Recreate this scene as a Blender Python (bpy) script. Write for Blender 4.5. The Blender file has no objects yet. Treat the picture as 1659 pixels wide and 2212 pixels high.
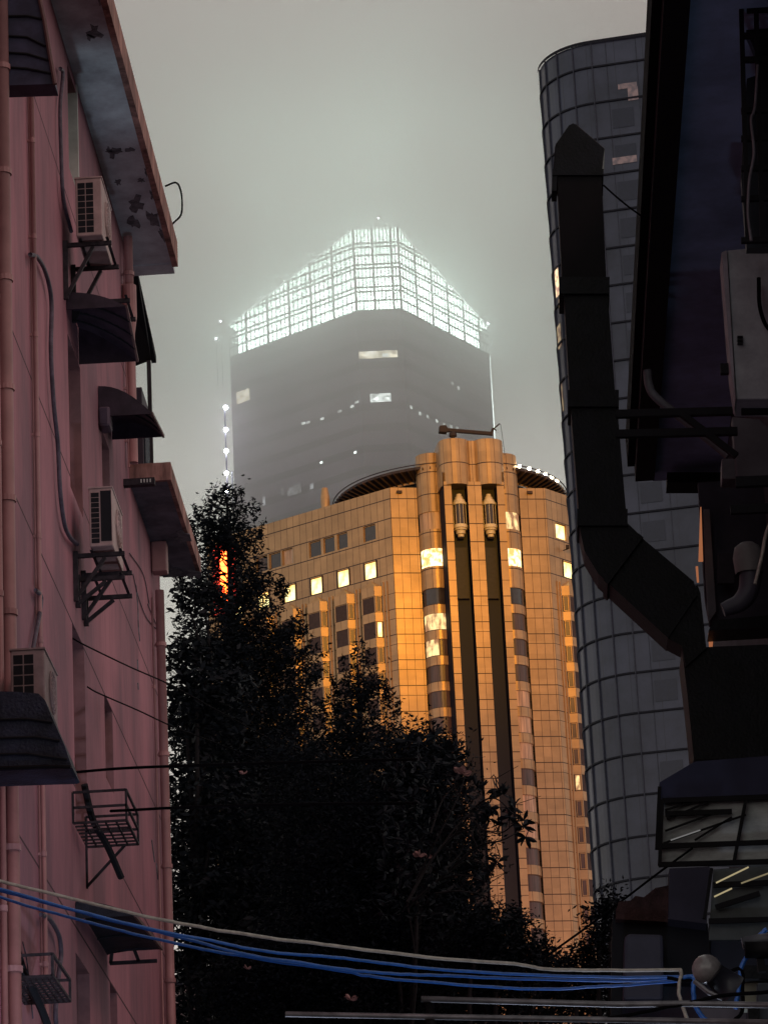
import bpy, math, random
import numpy as np
from math import sin, cos, tan, pi, radians, atan2
from mathutils import Matrix, Vector
random.seed(7); rng = np.random.default_rng(7)
C = bpy.context.scene.collection
scn = bpy.context.scene

# ------------------------------------------------------------------ camera
FP, PITCH, ROLL, YAW = 7680.0, radians(18.7), radians(2.8), radians(-1.817)
Fv = np.array([0, cos(PITCH), sin(PITCH)]); U0 = np.array([0, -sin(PITCH), cos(PITCH)]); R0 = np.array([1., 0, 0])
Rc = cos(ROLL)*R0 - sin(ROLL)*U0; Uc = sin(ROLL)*R0 + cos(ROLL)*U0
ZR = np.array([[cos(YAW), sin(YAW), 0], [-sin(YAW), cos(YAW), 0], [0, 0, 1]])
Fv, Rc, Uc = ZR@Fv, ZR@Rc, ZR@Uc
CP = np.array([0, 0, 1.6])
cd = bpy.data.cameras.new('camera'); cam = bpy.data.objects.new('camera', cd); C.objects.link(cam)
cd.sensor_fit = 'VERTICAL'; cd.sensor_height = 36; cd.sensor_width = 27; cd.lens = FP/2212*36
cd.clip_start = .1; cd.clip_end = 6000
M = Matrix(((Rc[0], Uc[0], -Fv[0], CP[0]), (Rc[1], Uc[1], -Fv[1], CP[1]), (Rc[2], Uc[2], -Fv[2], CP[2]), (0, 0, 0, 1)))
cam.matrix_world = M; scn.camera = cam

def ray(x, y):
    d = (x-829.5)*Rc + (1106-y)*Uc + FP*Fv
    return d/np.linalg.norm(d)
def ax(x, y, X): d = ray(x, y); return CP + (X-CP[0])/d[0]*d
def ay(x, y, Y): d = ray(x, y); return CP + (Y-CP[1])/d[1]*d
def az(x, y, Z): d = ray(x, y); return CP + (Z-CP[2])/d[2]*d

# ------------------------------------------------------------------ world, sun, exposure
SUN_EL, SUN_AZ = 48, 118
w = bpy.data.worlds.new('World'); scn.world = w; w.use_nodes = True
nt = w.node_tree; nt.nodes.clear()
def N(t, ty, **k):
    n = t.nodes.new(ty)
    for a, b in k.items(): setattr(n, a, b)
    return n
out = N(nt, 'ShaderNodeOutputWorld'); bg1 = N(nt, 'ShaderNodeBackground'); bg2 = N(nt, 'ShaderNodeBackground')
sky = N(nt, 'ShaderNodeTexSky', sky_type='NISHITA', sun_disc=False)
sky.sun_elevation = radians(SUN_EL); sky.sun_rotation = radians(SUN_AZ)
bg1.inputs[1].default_value = .004
nt.links.new(sky.outputs[0], bg1.inputs[0])
tc = N(nt, 'ShaderNodeTexCoord'); sep = N(nt, 'ShaderNodeSeparateXYZ')
nt.links.new(tc.outputs['Generated'], sep.inputs[0])
nz = N(nt, 'ShaderNodeTexNoise'); nz.inputs['Scale'].default_value = 5; nz.inputs['Detail'].default_value = 5
nt.links.new(tc.outputs['Generated'], nz.inputs['Vector'])
cr = N(nt, 'ShaderNodeValToRGB'); e = cr.color_ramp.elements
e[0].position = .35; e[0].color = (.34, .315, .305, 1); e[1].position = .62; e[1].color = (.37, .375, .345, 1)
nt.links.new(nz.outputs[0], cr.inputs[0])
cr2 = N(nt, 'ShaderNodeValToRGB'); e = cr2.color_ramp.elements
e[0].position = .22; e[0].color = (1.46, 1.36, 1.32, 1); e[1].position = .46; e[1].color = (.62, .62, .62, 1)
x_ = e.new(.36); x_.color = (1.18, 1.22, 1.16, 1)
nt.links.new(sep.outputs[2], cr2.inputs[0])
mx = N(nt, 'ShaderNodeMixRGB', blend_type='MULTIPLY'); mx.inputs[0].default_value = 1
nt.links.new(cr.outputs[0], mx.inputs[1]); nt.links.new(cr2.outputs[0], mx.inputs[2])
nt.links.new(mx.outputs[0], bg2.inputs[0]); bg2.inputs[1].default_value = 1.55
ad = N(nt, 'ShaderNodeAddShader'); nt.links.new(bg1.outputs[0], ad.inputs[0]); nt.links.new(bg2.outputs[0], ad.inputs[1])
nt.links.new(ad.outputs[0], out.inputs[0])

sl = bpy.data.lights.new('sun', 'SUN'); so = bpy.data.objects.new('sun', sl); C.objects.link(so)
sl.energy = .42; sl.angle = radians(14); sl.color = (1, .46, .44)
sd = Vector((sin(radians(SUN_AZ))*cos(radians(SUN_EL)), cos(radians(SUN_AZ))*cos(radians(SUN_EL)), sin(radians(SUN_EL))))
so.rotation_euler = sd.to_track_quat('Z', 'Y').to_euler()
scn.view_settings.view_transform = 'Standard'; scn.view_settings.look = 'None'
scn.view_settings.exposure = 0; scn.view_settings.gamma = 1
cy = scn.cycles; cy.use_denoising = True; cy.volume_bounces = 8; cy.max_bounces = 10; cy.diffuse_bounces = 3
cy.transparent_max_bounces = 12; cy.sample_clamp_indirect = 4; cy.volume_step_rate = 1.0; cy.volume_max_steps = 256

# ------------------------------------------------------------------ materials
def mat(name, col, rough=.7, metal=0., var=.25, scale=3., bump=0., col2=None, spec=.3, coord='Object', stretch=(1, 1, 1)):
    m = bpy.data.materials.new(name); m.use_nodes = True; t = m.node_tree; b = t.nodes['Principled BSDF']
    b.inputs['Roughness'].default_value = rough; b.inputs['Metallic'].default_value = metal
    b.inputs['Specular IOR Level'].default_value = spec
    c = N(t, 'ShaderNodeTexCoord'); mp = N(t, 'ShaderNodeMapping'); mp.inputs['Scale'].default_value = stretch
    t.links.new(c.outputs[coord], mp.inputs[0])
    n = N(t, 'ShaderNodeTexNoise'); n.inputs['Scale'].default_value = scale; n.inputs['Detail'].default_value = 6; n.inputs['Roughness'].default_value = .65
    t.links.new(mp.outputs[0], n.inputs['Vector'])
    r = N(t, 'ShaderNodeValToRGB'); e = r.color_ramp.elements
    c2 = col2 or tuple(x*(1-var) for x in col)
    e[0].position = .38; e[0].color = (*c2, 1); e[1].position = .64; e[1].color = (*[min(1, x*(1+var*.35)) for x in col], 1)
    t.links.new(n.outputs[0], r.inputs[0]); t.links.new(r.outputs[0], b.inputs['Base Color'])
    if bump:
        bp = N(t, 'ShaderNodeBump'); bp.inputs['Strength'].default_value = bump; bp.inputs['Distance'].default_value = .02
        n2 = N(t, 'ShaderNodeTexNoise'); n2.inputs['Scale'].default_value = scale*9; n2.inputs['Detail'].default_value = 4
        t.links.new(mp.outputs[0], n2.inputs['Vector']); t.links.new(n2.outputs[0], bp.inputs['Height']); t.links.new(bp.outputs[0], b.inputs['Normal'])
    return m
def emat(name, col, s, col2=None, scale=4., stretch=(1, 1, 1), lo=.4, hi=.6):
    m = bpy.data.materials.new(name); m.use_nodes = True; t = m.node_tree; b = t.nodes['Principled BSDF']
    b.inputs['Base Color'].default_value = (.05, .04, .03, 1); b.inputs['Emission Strength'].default_value = s
    c = N(t, 'ShaderNodeTexCoord'); mp = N(t, 'ShaderNodeMapping'); mp.inputs['Scale'].default_value = stretch
    t.links.new(c.outputs['Object'], mp.inputs[0])
    n = N(t, 'ShaderNodeTexNoise'); n.inputs['Scale'].default_value = scale; n.inputs['Detail'].default_value = 5
    t.links.new(mp.outputs[0], n.inputs['Vector'])
    r = N(t, 'ShaderNodeValToRGB'); e = r.color_ramp.elements
    e[0].position = lo; e[0].color = (*(col2 or col), 1); e[1].position = hi; e[1].color = (*col, 1)
    t.links.new(n.outputs[0], r.inputs[0]); t.links.new(r.outputs[0], b.inputs['Emission Color'])
    return m
def mth(t, op, a, b=None, c=None):
    n = N(t, 'ShaderNodeMath', operation=op)
    for i, v in enumerate((a, b, c)):
        if v is None: continue
        if isinstance(v, (int, float)): n.inputs[i].default_value = v
        else: t.links.new(v, n.inputs[i])
    return n.outputs[0]
def lined(m, mask_fn, dark, coord='UV'):
    """multiply the base colour by dark joint lines given by mask_fn(tree, x, y, z)"""
    t = m.node_tree; b = t.nodes['Principled BSDF']; c = N(t, 'ShaderNodeTexCoord'); s = N(t, 'ShaderNodeSeparateXYZ')
    t.links.new(c.outputs[coord], s.inputs[0]); k = mask_fn(t, s.outputs[0], s.outputs[1], s.outputs[2])
    src = b.inputs['Base Color'].links[0].from_socket
    x = N(t, 'ShaderNodeMixRGB'); t.links.new(k, x.inputs[0]); t.links.new(src, x.inputs[1]); x.inputs[2].default_value = (*dark, 1)
    t.links.new(x.outputs[0], b.inputs['Base Color']); return m

# pink render wall with scored floor lines
def wall_lines(t, x, y, z):
    k = None
    for zz in (16.7, 13.56, 12.0, 10.32, 8.9):
        q = mth(t, 'COMPARE', z, zz, .013); k = q if k is None else mth(t, 'MAXIMUM', k, q)
    return k
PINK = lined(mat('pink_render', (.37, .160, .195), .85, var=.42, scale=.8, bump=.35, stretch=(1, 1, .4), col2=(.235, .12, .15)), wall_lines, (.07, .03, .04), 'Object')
def streaks(m, stretch, lo, hi, amt):
    t = m.node_tree; b = t.nodes['Principled BSDF']; src = b.inputs['Base Color'].links[0].from_socket
    c = N(t, 'ShaderNodeTexCoord'); mp = N(t, 'ShaderNodeMapping'); mp.inputs['Scale'].default_value = stretch; t.links.new(c.outputs['Object'], mp.inputs[0])
    n = N(t, 'ShaderNodeTexNoise'); n.inputs['Scale'].default_value = 1.0; n.inputs['Detail'].default_value = 7; n.inputs['Roughness'].default_value = .7; t.links.new(mp.outputs[0], n.inputs['Vector'])
    r = N(t, 'ShaderNodeMapRange'); t.links.new(n.outputs[0], r.inputs[0])
    for i, v in ((1, lo), (2, hi), (3, 1.), (4, 1-amt)): r.inputs[i].default_value = v
    x = N(t, 'ShaderNodeMixRGB', blend_type='MULTIPLY'); x.inputs[0].default_value = 1
    t.links.new(src, x.inputs[1]); t.links.new(r.outputs[0], x.inputs[2]); t.links.new(x.outputs[0], b.inputs['Base Color'])
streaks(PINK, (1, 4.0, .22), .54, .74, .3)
PINK2 = mat('pink_paint_pipe', (.38, .19, .19), .5, var=.2, scale=2, spec=.4)
REVEAL = mat('window_reveal', (.30, .15, .16), .85, var=.3, scale=2)
WHITE_PVC = mat('white_pvc', (.55, .55, .52), .45, var=.2, scale=3)
SOFFIT = mat('flaking_soffit', (.62, .68, .72), .9, var=.3, scale=1.1, col2=(.36, .36, .40), bump=.3)
FASCIA = mat('stained_fascia', (.42, .22, .19), .85, var=.5, scale=5, stretch=(1, 1, .2))
AC_W = mat('ac_casing', (.42, .29, .28), .5, var=.25, scale=5)
AC_GREY = mat('ac_casing_grey', (.34, .34, .38), .5, var=.25, scale=5)
BLACK = mat('black_gap', (.008, .008, .012), .8, var=.2)
IRON = mat('rusty_iron', (.03, .022, .028), .7, var=.5, scale=14)
AWN = mat('smoked_awning', (.035, .022, .035), .5, var=.4, scale=6)
AWN_RIB = mat('awning_rib', (.12, .06, .06), .6, var=.3)
HOSE = mat('grey_hose', (.10, .08, .11), .6, var=.4, scale=12)
GLASS_D = mat('dark_glass', (.02, .025, .035), .15, var=.3, scale=2, spec=.5)
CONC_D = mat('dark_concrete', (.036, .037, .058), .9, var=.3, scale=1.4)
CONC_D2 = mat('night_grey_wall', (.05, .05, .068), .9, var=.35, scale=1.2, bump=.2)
DUCT = mat('black_sheet_metal', (.004, .0045, .008), .5, var=.6, scale=5, spec=.15, bump=.3)
DUCT2 = mat('dull_sheet_metal', (.008, .007, .009), .6, var=.3, scale=2, spec=.1)
PIPE_G = mat('grey_plastic_pipe', (.16, .15, .18), .5, var=.3)
BLUE = mat('blue_cable_sheath', (.03, .16, .62), .35, var=.2, scale=20, spec=.5)
WHITEC = mat('white_cable_sheath', (.50, .46, .42), .4, var=.3, scale=20, spec=.5)
BLACKC = mat('black_cable_sheath', (.004, .0035, .005), .8, spec=.03)
STEEL = mat('galvanised_pipe', (.17, .16, .18), .4, metal=.4, var=.4, scale=10)
ASPH = mat('asphalt', (.05, .05, .05), .9, var=.3, scale=2)
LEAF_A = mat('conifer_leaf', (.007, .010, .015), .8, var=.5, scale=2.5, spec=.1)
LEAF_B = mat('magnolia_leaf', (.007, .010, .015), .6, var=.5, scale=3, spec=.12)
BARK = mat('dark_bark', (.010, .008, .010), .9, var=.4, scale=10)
PETAL = mat('pink_petal', (.30, .16, .15), .6, var=.3, scale=20)

streaks(FASCIA, (3, 3, .8), .45, .65, .6)
# hotel cladding
def hotel_lines(t, x, y, z):
    k = mth(t, 'COMPARE', mth(t, 'FLOORED_MODULO', x, 1.07), .0, .05)
    for zz in (150.1, 147.46, 144.94, 142.5, 140.03, 153.1): k = mth(t, 'MAXIMUM', k, mth(t, 'COMPARE', y, zz, .065))
    m = mth(t, 'FLOORED_MODULO', mth(t, 'SUBTRACT', 137.4, y), 3.4)
    p = mth(t, 'MAXIMUM', mth(t, 'COMPARE', m, .0, .075), mth(t, 'COMPARE', m, 2.15, .06))
    return mth(t, 'MAXIMUM', k, mth(t, 'MULTIPLY', p, mth(t, 'LESS_THAN', y, 137.6)))
HP = mat('champagne_panel', (.43, .275, .145), .38, metal=.3, var=.16, scale=.35, spec=.5)
lined(HP, hotel_lines, (.045, .02, .012))
def tint(m):   # each panel its own slight tone
    t = m.node_tree; b = t.nodes['Principled BSDF']; src = b.inputs['Base Color'].links[0].from_socket
    c = N(t, 'ShaderNodeTexCoord'); s = N(t, 'ShaderNodeSeparateXYZ'); t.links.new(c.outputs['UV'], s.inputs[0])
    cb = N(t, 'ShaderNodeCombineXYZ'); t.links.new(mth(t, 'FLOOR', mth(t, 'DIVIDE', s.outputs[0], 1.07)), cb.inputs[0])
    t.links.new(mth(t, 'FLOOR', mth(t, 'DIVIDE', s.outputs[1], 1.7)), cb.inputs[1])
    wn = N(t, 'ShaderNodeTexWhiteNoise', noise_dimensions='2D'); t.links.new(cb.outputs[0], wn.inputs['Vector'])
    k = mth(t, 'MULTIPLY_ADD', wn.outputs['Value'], .16, .88)
    x = N(t, 'ShaderNodeMixRGB', blend_type='MULTIPLY'); x.inputs[0].default_value = 1
    t.links.new(src, x.inputs[1]); t.links.new(k, x.inputs[2]); t.links.new(x.outputs[0], b.inputs['Base Color'])
tint(HP)
HPLAIN = mat('champagne_metal', (.43, .275, .145), .38, metal=.3, var=.15, scale=.8, spec=.5)
HDARK = mat('hotel_dark_gap', (.05, .03, .03), .6)
SHAFT = mat('lift_shaft_glass', (.007, .009, .017), .7, var=.2, scale=.1, spec=.5)
CURT = mat('curtained_window', (.085, .052, .05), .35, var=.55, scale=5, stretch=(1, 1, .04), spec=.5)
CURT2 = mat('drawn_curtain_window', (.55, .36, .24), .35, var=.55, scale=6, stretch=(1, 1, .03), spec=.5)
HGLASS = mat('hotel_dark_glass', (.035, .03, .038), .12, var=.3, scale=.6, spec=.6)
LIT = emat('lit_room', (1, .86, .38), 2.4, (1, .55, .14), 1.3, (1, 1, .6), .36, .56)
LIT2 = emat('lit_bar_window', (1, .80, .42), 2.6, (.75, .28, .08), 1.4, (1, 1, .8), .42, .55)
LIT3 = emat('dim_lit_room', (1, .70, .30), 1.5, (.25, .11, .05), 1.5, (1, 1, .5))
CAPS = mat('ivory_capsule', (.62, .52, .36), .4, var=.15, scale=3)
ROOFM = mat('roof_ring_metal', (.055, .038, .042), .5, var=.45, scale=.6)
LAMPW = emat('warm_lamp', (1, .80, .5), 30)

# ------------------------------------------------------------------ mesh builder
class MB:
    def __init__(s): s.v = []; s.f = []; s.uv = {}
    def quad(s, a, b, c, d, uv=None):
        i = len(s.v); s.v += [tuple(map(float, p)) for p in (a, b, c, d)]; s.f.append((i, i+1, i+2, i+3))
        if uv: s.uv[len(s.f)-1] = uv
        return s
    def poly(s, pts):
        i = len(s.v); s.v += [tuple(map(float, p)) for p in pts]; s.f.append(tuple(range(i, i+len(pts)))); return s
    def box(s, x0, y0, z0, x1, y1, z1):
        i = len(s.v); x0, x1 = sorted((x0, x1)); y0, y1 = sorted((y0, y1)); z0, z1 = sorted((z0, z1))
        s.v += [(x, y, z) for z in (z0, z1) for x, y in ((x0, y0), (x1, y0), (x1, y1), (x0, y1))]
        s.f += [(i+a, i+b, i+c, i+d) for a, b, c, d in ((3, 2, 1, 0), (4, 5, 6, 7), (0, 1, 5, 4), (1, 2, 6, 5), (2, 3, 7, 6), (3, 0, 4, 7))]
        return s
    def prism(s, pts, vec):
        """extrude a closed planar outline by vec"""
        n = len(pts); i = len(s.v); vec = np.array(vec, float); pts = [np.array(p, float) for p in pts]
        s.v += [tuple(p) for p in pts] + [tuple(p+vec) for p in pts]
        s.f += [tuple(range(i+n-1, i-1, -1)), tuple(range(i+n, i+2*n))]
        s.f += [(i+k, i+(k+1) % n, i+n+(k+1) % n, i+n+k) for k in range(n)]
        return s
    def tube(s, pts, r, seg=8, r2=None, caps=True):
        pts = [np.array(p, float) for p in pts]; n = len(pts); i0 = len(s.v); up = None
        for k, p in enumerate(pts):
            d = pts[min(k+1, n-1)]-pts[max(k-1, 0)]; d = d/(np.linalg.norm(d)+1e-9)
            if up is None: up = np.array([0, 0, 1.]) if abs(d[2]) < .9 else np.array([1., 0, 0])
            a = np.cross(d, up); a /= np.linalg.norm(a)+1e-9; b = np.cross(a, d); up = b
            rr = r if r2 is None else r+(r2-r)*k/(n-1)
            for j in range(seg): q = p + rr*(cos(2*pi*j/seg)*a + sin(2*pi*j/seg)*b); s.v.append(tuple(q))
        for k in range(n-1):
            for j in range(seg):
                a = i0+k*seg+j; b = i0+k*seg+(j+1) % seg; s.f.append((a, b, b+seg, a+seg))
        if caps: s.f += [tuple(range(i0, i0+seg)), tuple(range(i0+n*seg-seg, i0+n*seg))[::-1]]
        return s
    def bar(s, a, b, wd, h=None):
        """a square bar between two points"""
        a = np.array(a, float); b = np.array(b, float); h = h or wd; d = b-a; d /= np.linalg.norm(d)
        u = np.array([0, 0, 1.]) if abs(d[2]) < .9 else np.array([0., 1, 0]); p = np.cross(d, u); p /= np.linalg.norm(p); q = np.cross(p, d)
        s.prism([a+p*x*wd/2+q*y*h/2 for x, y in ((-1, -1), (1, -1), (1, 1), (-1, 1))], b-a); return s
    def lathe(s, c, prof, seg=20, a0=0., a1=2*pi):
        i0 = len(s.v); full = abs(a1-a0-2*pi) < 1e-6; m = seg if full else seg+1
        for r, z in prof:
            for j in range(m): t = a0+(a1-a0)*j/seg; s.v.append((c[0]+r*cos(t), c[1]+r*sin(t), c[2]+z))
        for k in range(len(prof)-1):
            for j in range(seg):
                a = i0+k*m+j; b = i0+k*m+(j+1) % m; s.f.append((a, b, b+m, a+m))
        return s
    def build(s, name, m, parent=None, bevel=0, smooth=False, loc=None, rz=0):
        me = bpy.data.meshes.new(name); me.from_pydata(s.v, [], s.f); me.update()
        if s.uv:
            l = me.uv_layers.new(name='UVMap')
            for fi, uv in s.uv.items():
                for k, li in enumerate(me.polygons[fi].loop_indices): l.data[li].uv = uv[k]
        me.materials.append(m)
        if smooth: me.polygons.foreach_set('use_smooth', [True]*len(me.polygons))
        o = bpy.data.objects.new(name, me); C.objects.link(o)
        if loc is not None: o.location = loc; o.rotation_euler[2] = rz
        if parent is not None:
            o.parent = parent
            if loc is None and not parent.get('_local'): o.matrix_parent_inverse = Matrix.Translation(parent.location).inverted() if parent.type == 'EMPTY' else Matrix()
        if bevel:
            b = o.modifiers.new('bevel', 'BEVEL'); b.width = bevel; b.segments = 2; b.limit_method = 'ANGLE'
        return o
def tag(o, label, cat, group=None, kind=None):
    if label: o['label'] = label
    if cat: o['category'] = cat
    if group: o['group'] = group
    if kind: o['kind'] = kind
    return o
def thing(name, label, cat, loc, group=None, rz=0):
    o = bpy.data.objects.new(name, None); C.objects.link(o); o.location = tuple(map(float, loc)); o.rotation_euler[2] = rz
    o.empty_display_size = .2
    return tag(o, label, cat, group)
def inst(o, parent, loc, rz=0, sub=True):
    """copy of a part (and its sub-parts), linked to parent, in the parent's own frame"""
    c = o.copy(); C.objects.link(c); c.parent = parent; c.location = loc; c.rotation_euler[2] = rz; c.matrix_parent_inverse = Matrix()
    for ch in list(o.children):
        g = ch.copy(); C.objects.link(g); g.parent = c; g.matrix_parent_inverse = ch.matrix_parent_inverse.copy()
    return c
def arc(a, b, n, bulge):
    """points from a to b bowed by vector bulge (parabola)"""
    a, b, g = (np.array(p, float) for p in (a, b, bulge))
    return [a+(b-a)*t+g*4*t*(1-t) for t in np.linspace(0, 1, n)]
def sag(pts, n=6):
    """smooth polyline (Catmull-Rom)"""
    P = [np.array(p, float) for p in pts]; P = [2*P[0]-P[1]]+P+[2*P[-1]-P[-2]]; o = []
    for i in range(1, len(P)-2):
        for t in np.linspace(0, 1, n, endpoint=False):
            o.append(.5*(2*P[i]+(P[i+1]-P[i-1])*t+(2*P[i-1]-5*P[i]+4*P[i+1]-P[i+2])*t*t+(3*P[i]-P[i-1]-3*P[i+1]+P[i+2])*t**3))
    return o+[P[-2]]

# ------------------------------------------------------------------ ground
g = MB().quad((-3000, -500, 0), (3000, -500, 0), (3000, 5000, 0), (-3000, 5000, 0)).build('ground', ASPH); tag(g, None, None, kind='structure')

# ------------------------------------------------------------------ hotel
OH = np.array([-1.95, 430, 0.]); RH = radians(11)
H = thing('hotel_building', 'floodlit orange high-rise hotel with two glass lift shafts down its front', 'building', OH, rz=RH); H['_local'] = 1
ZB = 0.; ZT = 151.6
def wallquad(mb, p, q, z0, z1, u0=0.):
    L = math.dist(p, q); mb.quad((*p, z0), (*q, z0), (*q, z1), (*p, z1), [(u0, z0), (u0+L, z0), (u0+L, z1), (u0, z1)])
def wallholes(mb, p, q, z0, z1, rects, depth, nrm, u0=0., jamb=None):
    """wall from p to q with openings rects=(u0,u1,z0,z1); reveals go to jamb"""
    p = np.array(p, float); q = np.array(q, float); L = np.linalg.norm(q-p); d = (q-p)/L; nrm = np.array(nrm, float)
    us = sorted({0., L, *[r[0] for r in rects], *[r[1] for r in rects]}); zs = sorted({z0, z1, *[r[2] for r in rects], *[r[3] for r in rects]})
    for a, b in zip(us, us[1:]):
        run = None
        for c, e_ in zip(zs, zs[1:]):
            m = ((a+b)/2, (c+e_)/2); hole = any(r[0] < m[0] < r[1] and r[2] < m[1] < r[3] for r in rects)
            if not hole: wallquad(mb, tuple(p+d*a), tuple(p+d*b), c, e_, u0+a)
    jb = jamb or mb
    for r in rects:
        A = p+d*r[0]; B = p+d*r[1]; Ai = A-nrm*depth; Bi = B-nrm*depth
        jb.quad((*A, r[2]), (*Ai, r[2]), (*Ai, r[3]), (*A, r[3])); jb.quad((*B, r[2]), (*Bi, r[2]), (*Bi, r[3]), (*B, r[3]))
        jb.quad((*A, r[3]), (*B, r[3]), (*Bi, r[3]), (*Ai, r[3])); jb.quad((*A, r[2]), (*B, r[2]), (*Bi, r[2]), (*Ai, r[2]))

# --- wings
lw = np.array([sin(radians(-44)), cos(radians(-44))]); rw = np.array([sin(radians(50)), cos(radians(50))])
PL = np.array([-10.1, 5.3]); PR = np.array([10.3, 5.3])
NL = np.array([-lw[1], lw[0]]); NR = np.array([rw[1], -rw[0]])       # outward normals
BAY = [3.7+4.45*k for k in range(6)]
zA, zB_ = (145.2, 147.35), (140.15, 142.35)
def win_part(name, wd, ht, mm, depth=.0, split=0):
    """frame mesh with a pane below it; local x across, z up, facing -y"""
    f = MB(); t = .07
    f.box(0, -.03, 0, wd, .08, t).box(0, -.03, ht-t, wd, .08, ht).box(0, -.03, t, t, .08, ht-t).box(wd-t, -.03, t, wd, .08, ht-t)
    if split: f.box(wd*split-t/2, -.02, t, wd*split+t/2, .08, ht-t)
    fo = f.build(name, HPLAIN, loc=(0, 0, 0))
    po = MB().quad((t, .04, t), (wd-t, .04, t), (wd-t, .04, ht-t), (t, .04, ht-t)).build('pane', mm, fo)
    po.matrix_parent_inverse = Matrix(); return fo
def put(fo, first, parent, loc, rz):
    if first[0]:
        first[0] = False; fo.parent = parent; fo.location = loc; fo.rotation_euler[2] = rz; return fo
    return inst(fo, parent, loc, rz)
protos = {}
def window(wd, ht, mm, parent, loc, rz, split=0):
    k = (wd, ht, mm.name, split)
    if k not in protos: protos[k] = (win_part('window', wd, ht, mm, split=split), [True])
    return put(*protos[k], parent, loc, rz)
wingL = MB(); wingR = MB(); gapm = MB()
def wing(P, d, nrm, nb, mirror, length, floors_vis, name):
    ang = atan2(d[1], d[0])
    # left wing runs from the corner away to the left, so seen from outside its start is on the right
    mb = MB(); rects = []
    for i, c in enumerate(BAY[:nb]): rects += [(c-1.15, c+1.15, *zB_)]
    ra = [(2.5, 4.5)] if mirror else []
    if not mirror: ra = [(2.6, 4.6), (7.2, 8.9), (9.35, 11.2), (11.6, 13.6), (16.3, 18.1), (18.35, 20.3), (20.6, 22.5), (25, 27)]
    else: ra = [(1.7, 3.9), (6.2, 8.4)]
    rects += [(a, b, *zA) for a, b in ra]
    wallholes(mb, P, P+d*length, ZB, ZT, rects, .35, nrm)
    # roof coping and rear faces
    mb.build('wall', HP, H)
    s = -1 if not mirror else 1
    # orientation for windows: local x runs along the wall as seen from outside left-to-right
    if mirror: rzw = ang; start = lambda a, b: P+d*a
    else: rzw = ang+pi; start = lambda a, b: P+d*b
    def place(a, b, z, ht, mm, off=-.2, split=0):
        p = start(a, b)+nrm*off; return window(round(b-a, 2), ht, mm, H, (p[0], p[1], z), rzw, split)
    ms = [HGLASS, HGLASS, HGLASS, HGLASS, CURT2, HGLASS, CURT, HGLASS] if not mirror else [LIT, LIT]
    for (a, b), mm in zip(ra, ms): place(a+.04, b-.04, zA[0]+.04, 2.05, mm)
    for i, c in enumerate(BAY[:nb]):
        mm = LIT if not (mirror and i) else HGLASS
        q = window(2.3, 2.2, mm, H, (*(start(c-1.15, c+1.15)+nrm*-.2), zB_[0]), rzw, .0)
        for s_ in (-1, 1):
            e_ = MB().box(-.09, -.1, 0, .09, .1, 2.3).build('window_post', HDARK, H, loc=(*(P+d*(c+s_*1.0)+nrm*-.02), zB_[0]-.05), rz=ang)
    # vertical pilaster ribs between the bays
    rib = MB()
    for i in range(nb+1):
        u = BAY[0]-2.2+4.45*i
        if u > length: continue
        for o_ in (-.28, .28):
            A = P+d*(u+o_-.09); B = P+d*(u+o_+.09)
            rib.prism([(*A, 60), (*B, 60), (*(B+nrm*.16), 60), (*(A+nrm*.16), 60)], (0, 0, 79.2))
    rib.build('pilaster_rib', HPLAIN, H)
    # projecting bays
    for i, c in enumerate(BAY[:nb]):
        hw, hf, pr = 1.72, 1.02, .8
        A, B, Cc, D = P+d*(c-hw)+nrm*.002, P+d*(c-hf)+nrm*pr, P+d*(c+hf)+nrm*pr, P+d*(c+hw)+nrm*.002
        nfl = 22
        bm_ = MB()
        for k in range(nfl):
            zt = 137.4-3.4*k
            if zt < 62: break
            z1 = zt-2.15
            ztop = 138.7 if k == 0 else zt+1.25
            for p_, q_ in ((A, B), (B, Cc), (Cc, D)):
                wallquad(bm_, tuple(p_), tuple(q_), zt, ztop)
            # recess band behind windows
            for p_, q_ in ((A, B), (B, Cc), (Cc, D)):
                ci = P+d*c
                pi_ = p_+(ci-p_)*.08; qi = q_+(ci-q_)*.08
                pass
            for z_ in (z1, zt):
                bm_.poly([(*A, z_), (*B, z_), (*Cc, z_), (*D, z_)])
            vis = k < floors_vis
            fr = random.random()
            mm = CURT if fr < .62 else (CURT2 if fr < .74 else HGLASS)
            if not mirror and i == 0 and k in (0, 1): mm = HGLASS
            if mirror and i == 0: mm = {1: LIT3, 4: CURT2, 6: LIT3, 7: LIT3, 8: CURT2}.get(k, CURT)
            if not mirror and i == 5-1 and k == 1: mm = LIT3
            s0 = B if mirror else Cc
            nearch = (A, B)                                            # chamfer on the corner side
            if vis:
                window(1.92, 2.05, mm, H, (*(s0+(-nrm)*.1+d*(.06 if mirror else -.06)), z1+.05), rzw)
                mm2 = LIT if (not mirror and i == 0 and k == 1) else (LIT3 if (mirror and i == 0 and k == 7) else CURT)
                ca, cb = nearch; v = cb-ca; L_ = np.linalg.norm(v); v = v/L_; n2 = np.array([v[1], -v[0]])
                if n2@nrm < 0: n2 = -n2
                if mirror: st_ = ca+v*.2; rz2 = atan2(v[1], v[0])
                else: st_ = cb-v*.2; rz2 = atan2(-v[1], -v[0])
                window(round(L_-.4, 2), 2.05, mm2, H, (*(st_-n2*.06), z1+.05), rz2)
            # corner posts of the bay
            for p_ in (A, B, Cc, D):
                q_ = p_-nrm*.12; bm_.prism([(*(q_-d*.08-nrm*.08), z1), (*(q_+d*.08-nrm*.08), z1), (*(q_+d*.08+nrm*.1), z1), (*(q_-d*.08+nrm*.1), z1)], (0, 0, 2.15))
        tip = (*(P+d*c), 139.75)
        for p_, q_ in ((A, B), (B, Cc), (Cc, D)): bm_.poly([(*p_, 138.7), (*q_, 138.7), tip])
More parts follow.
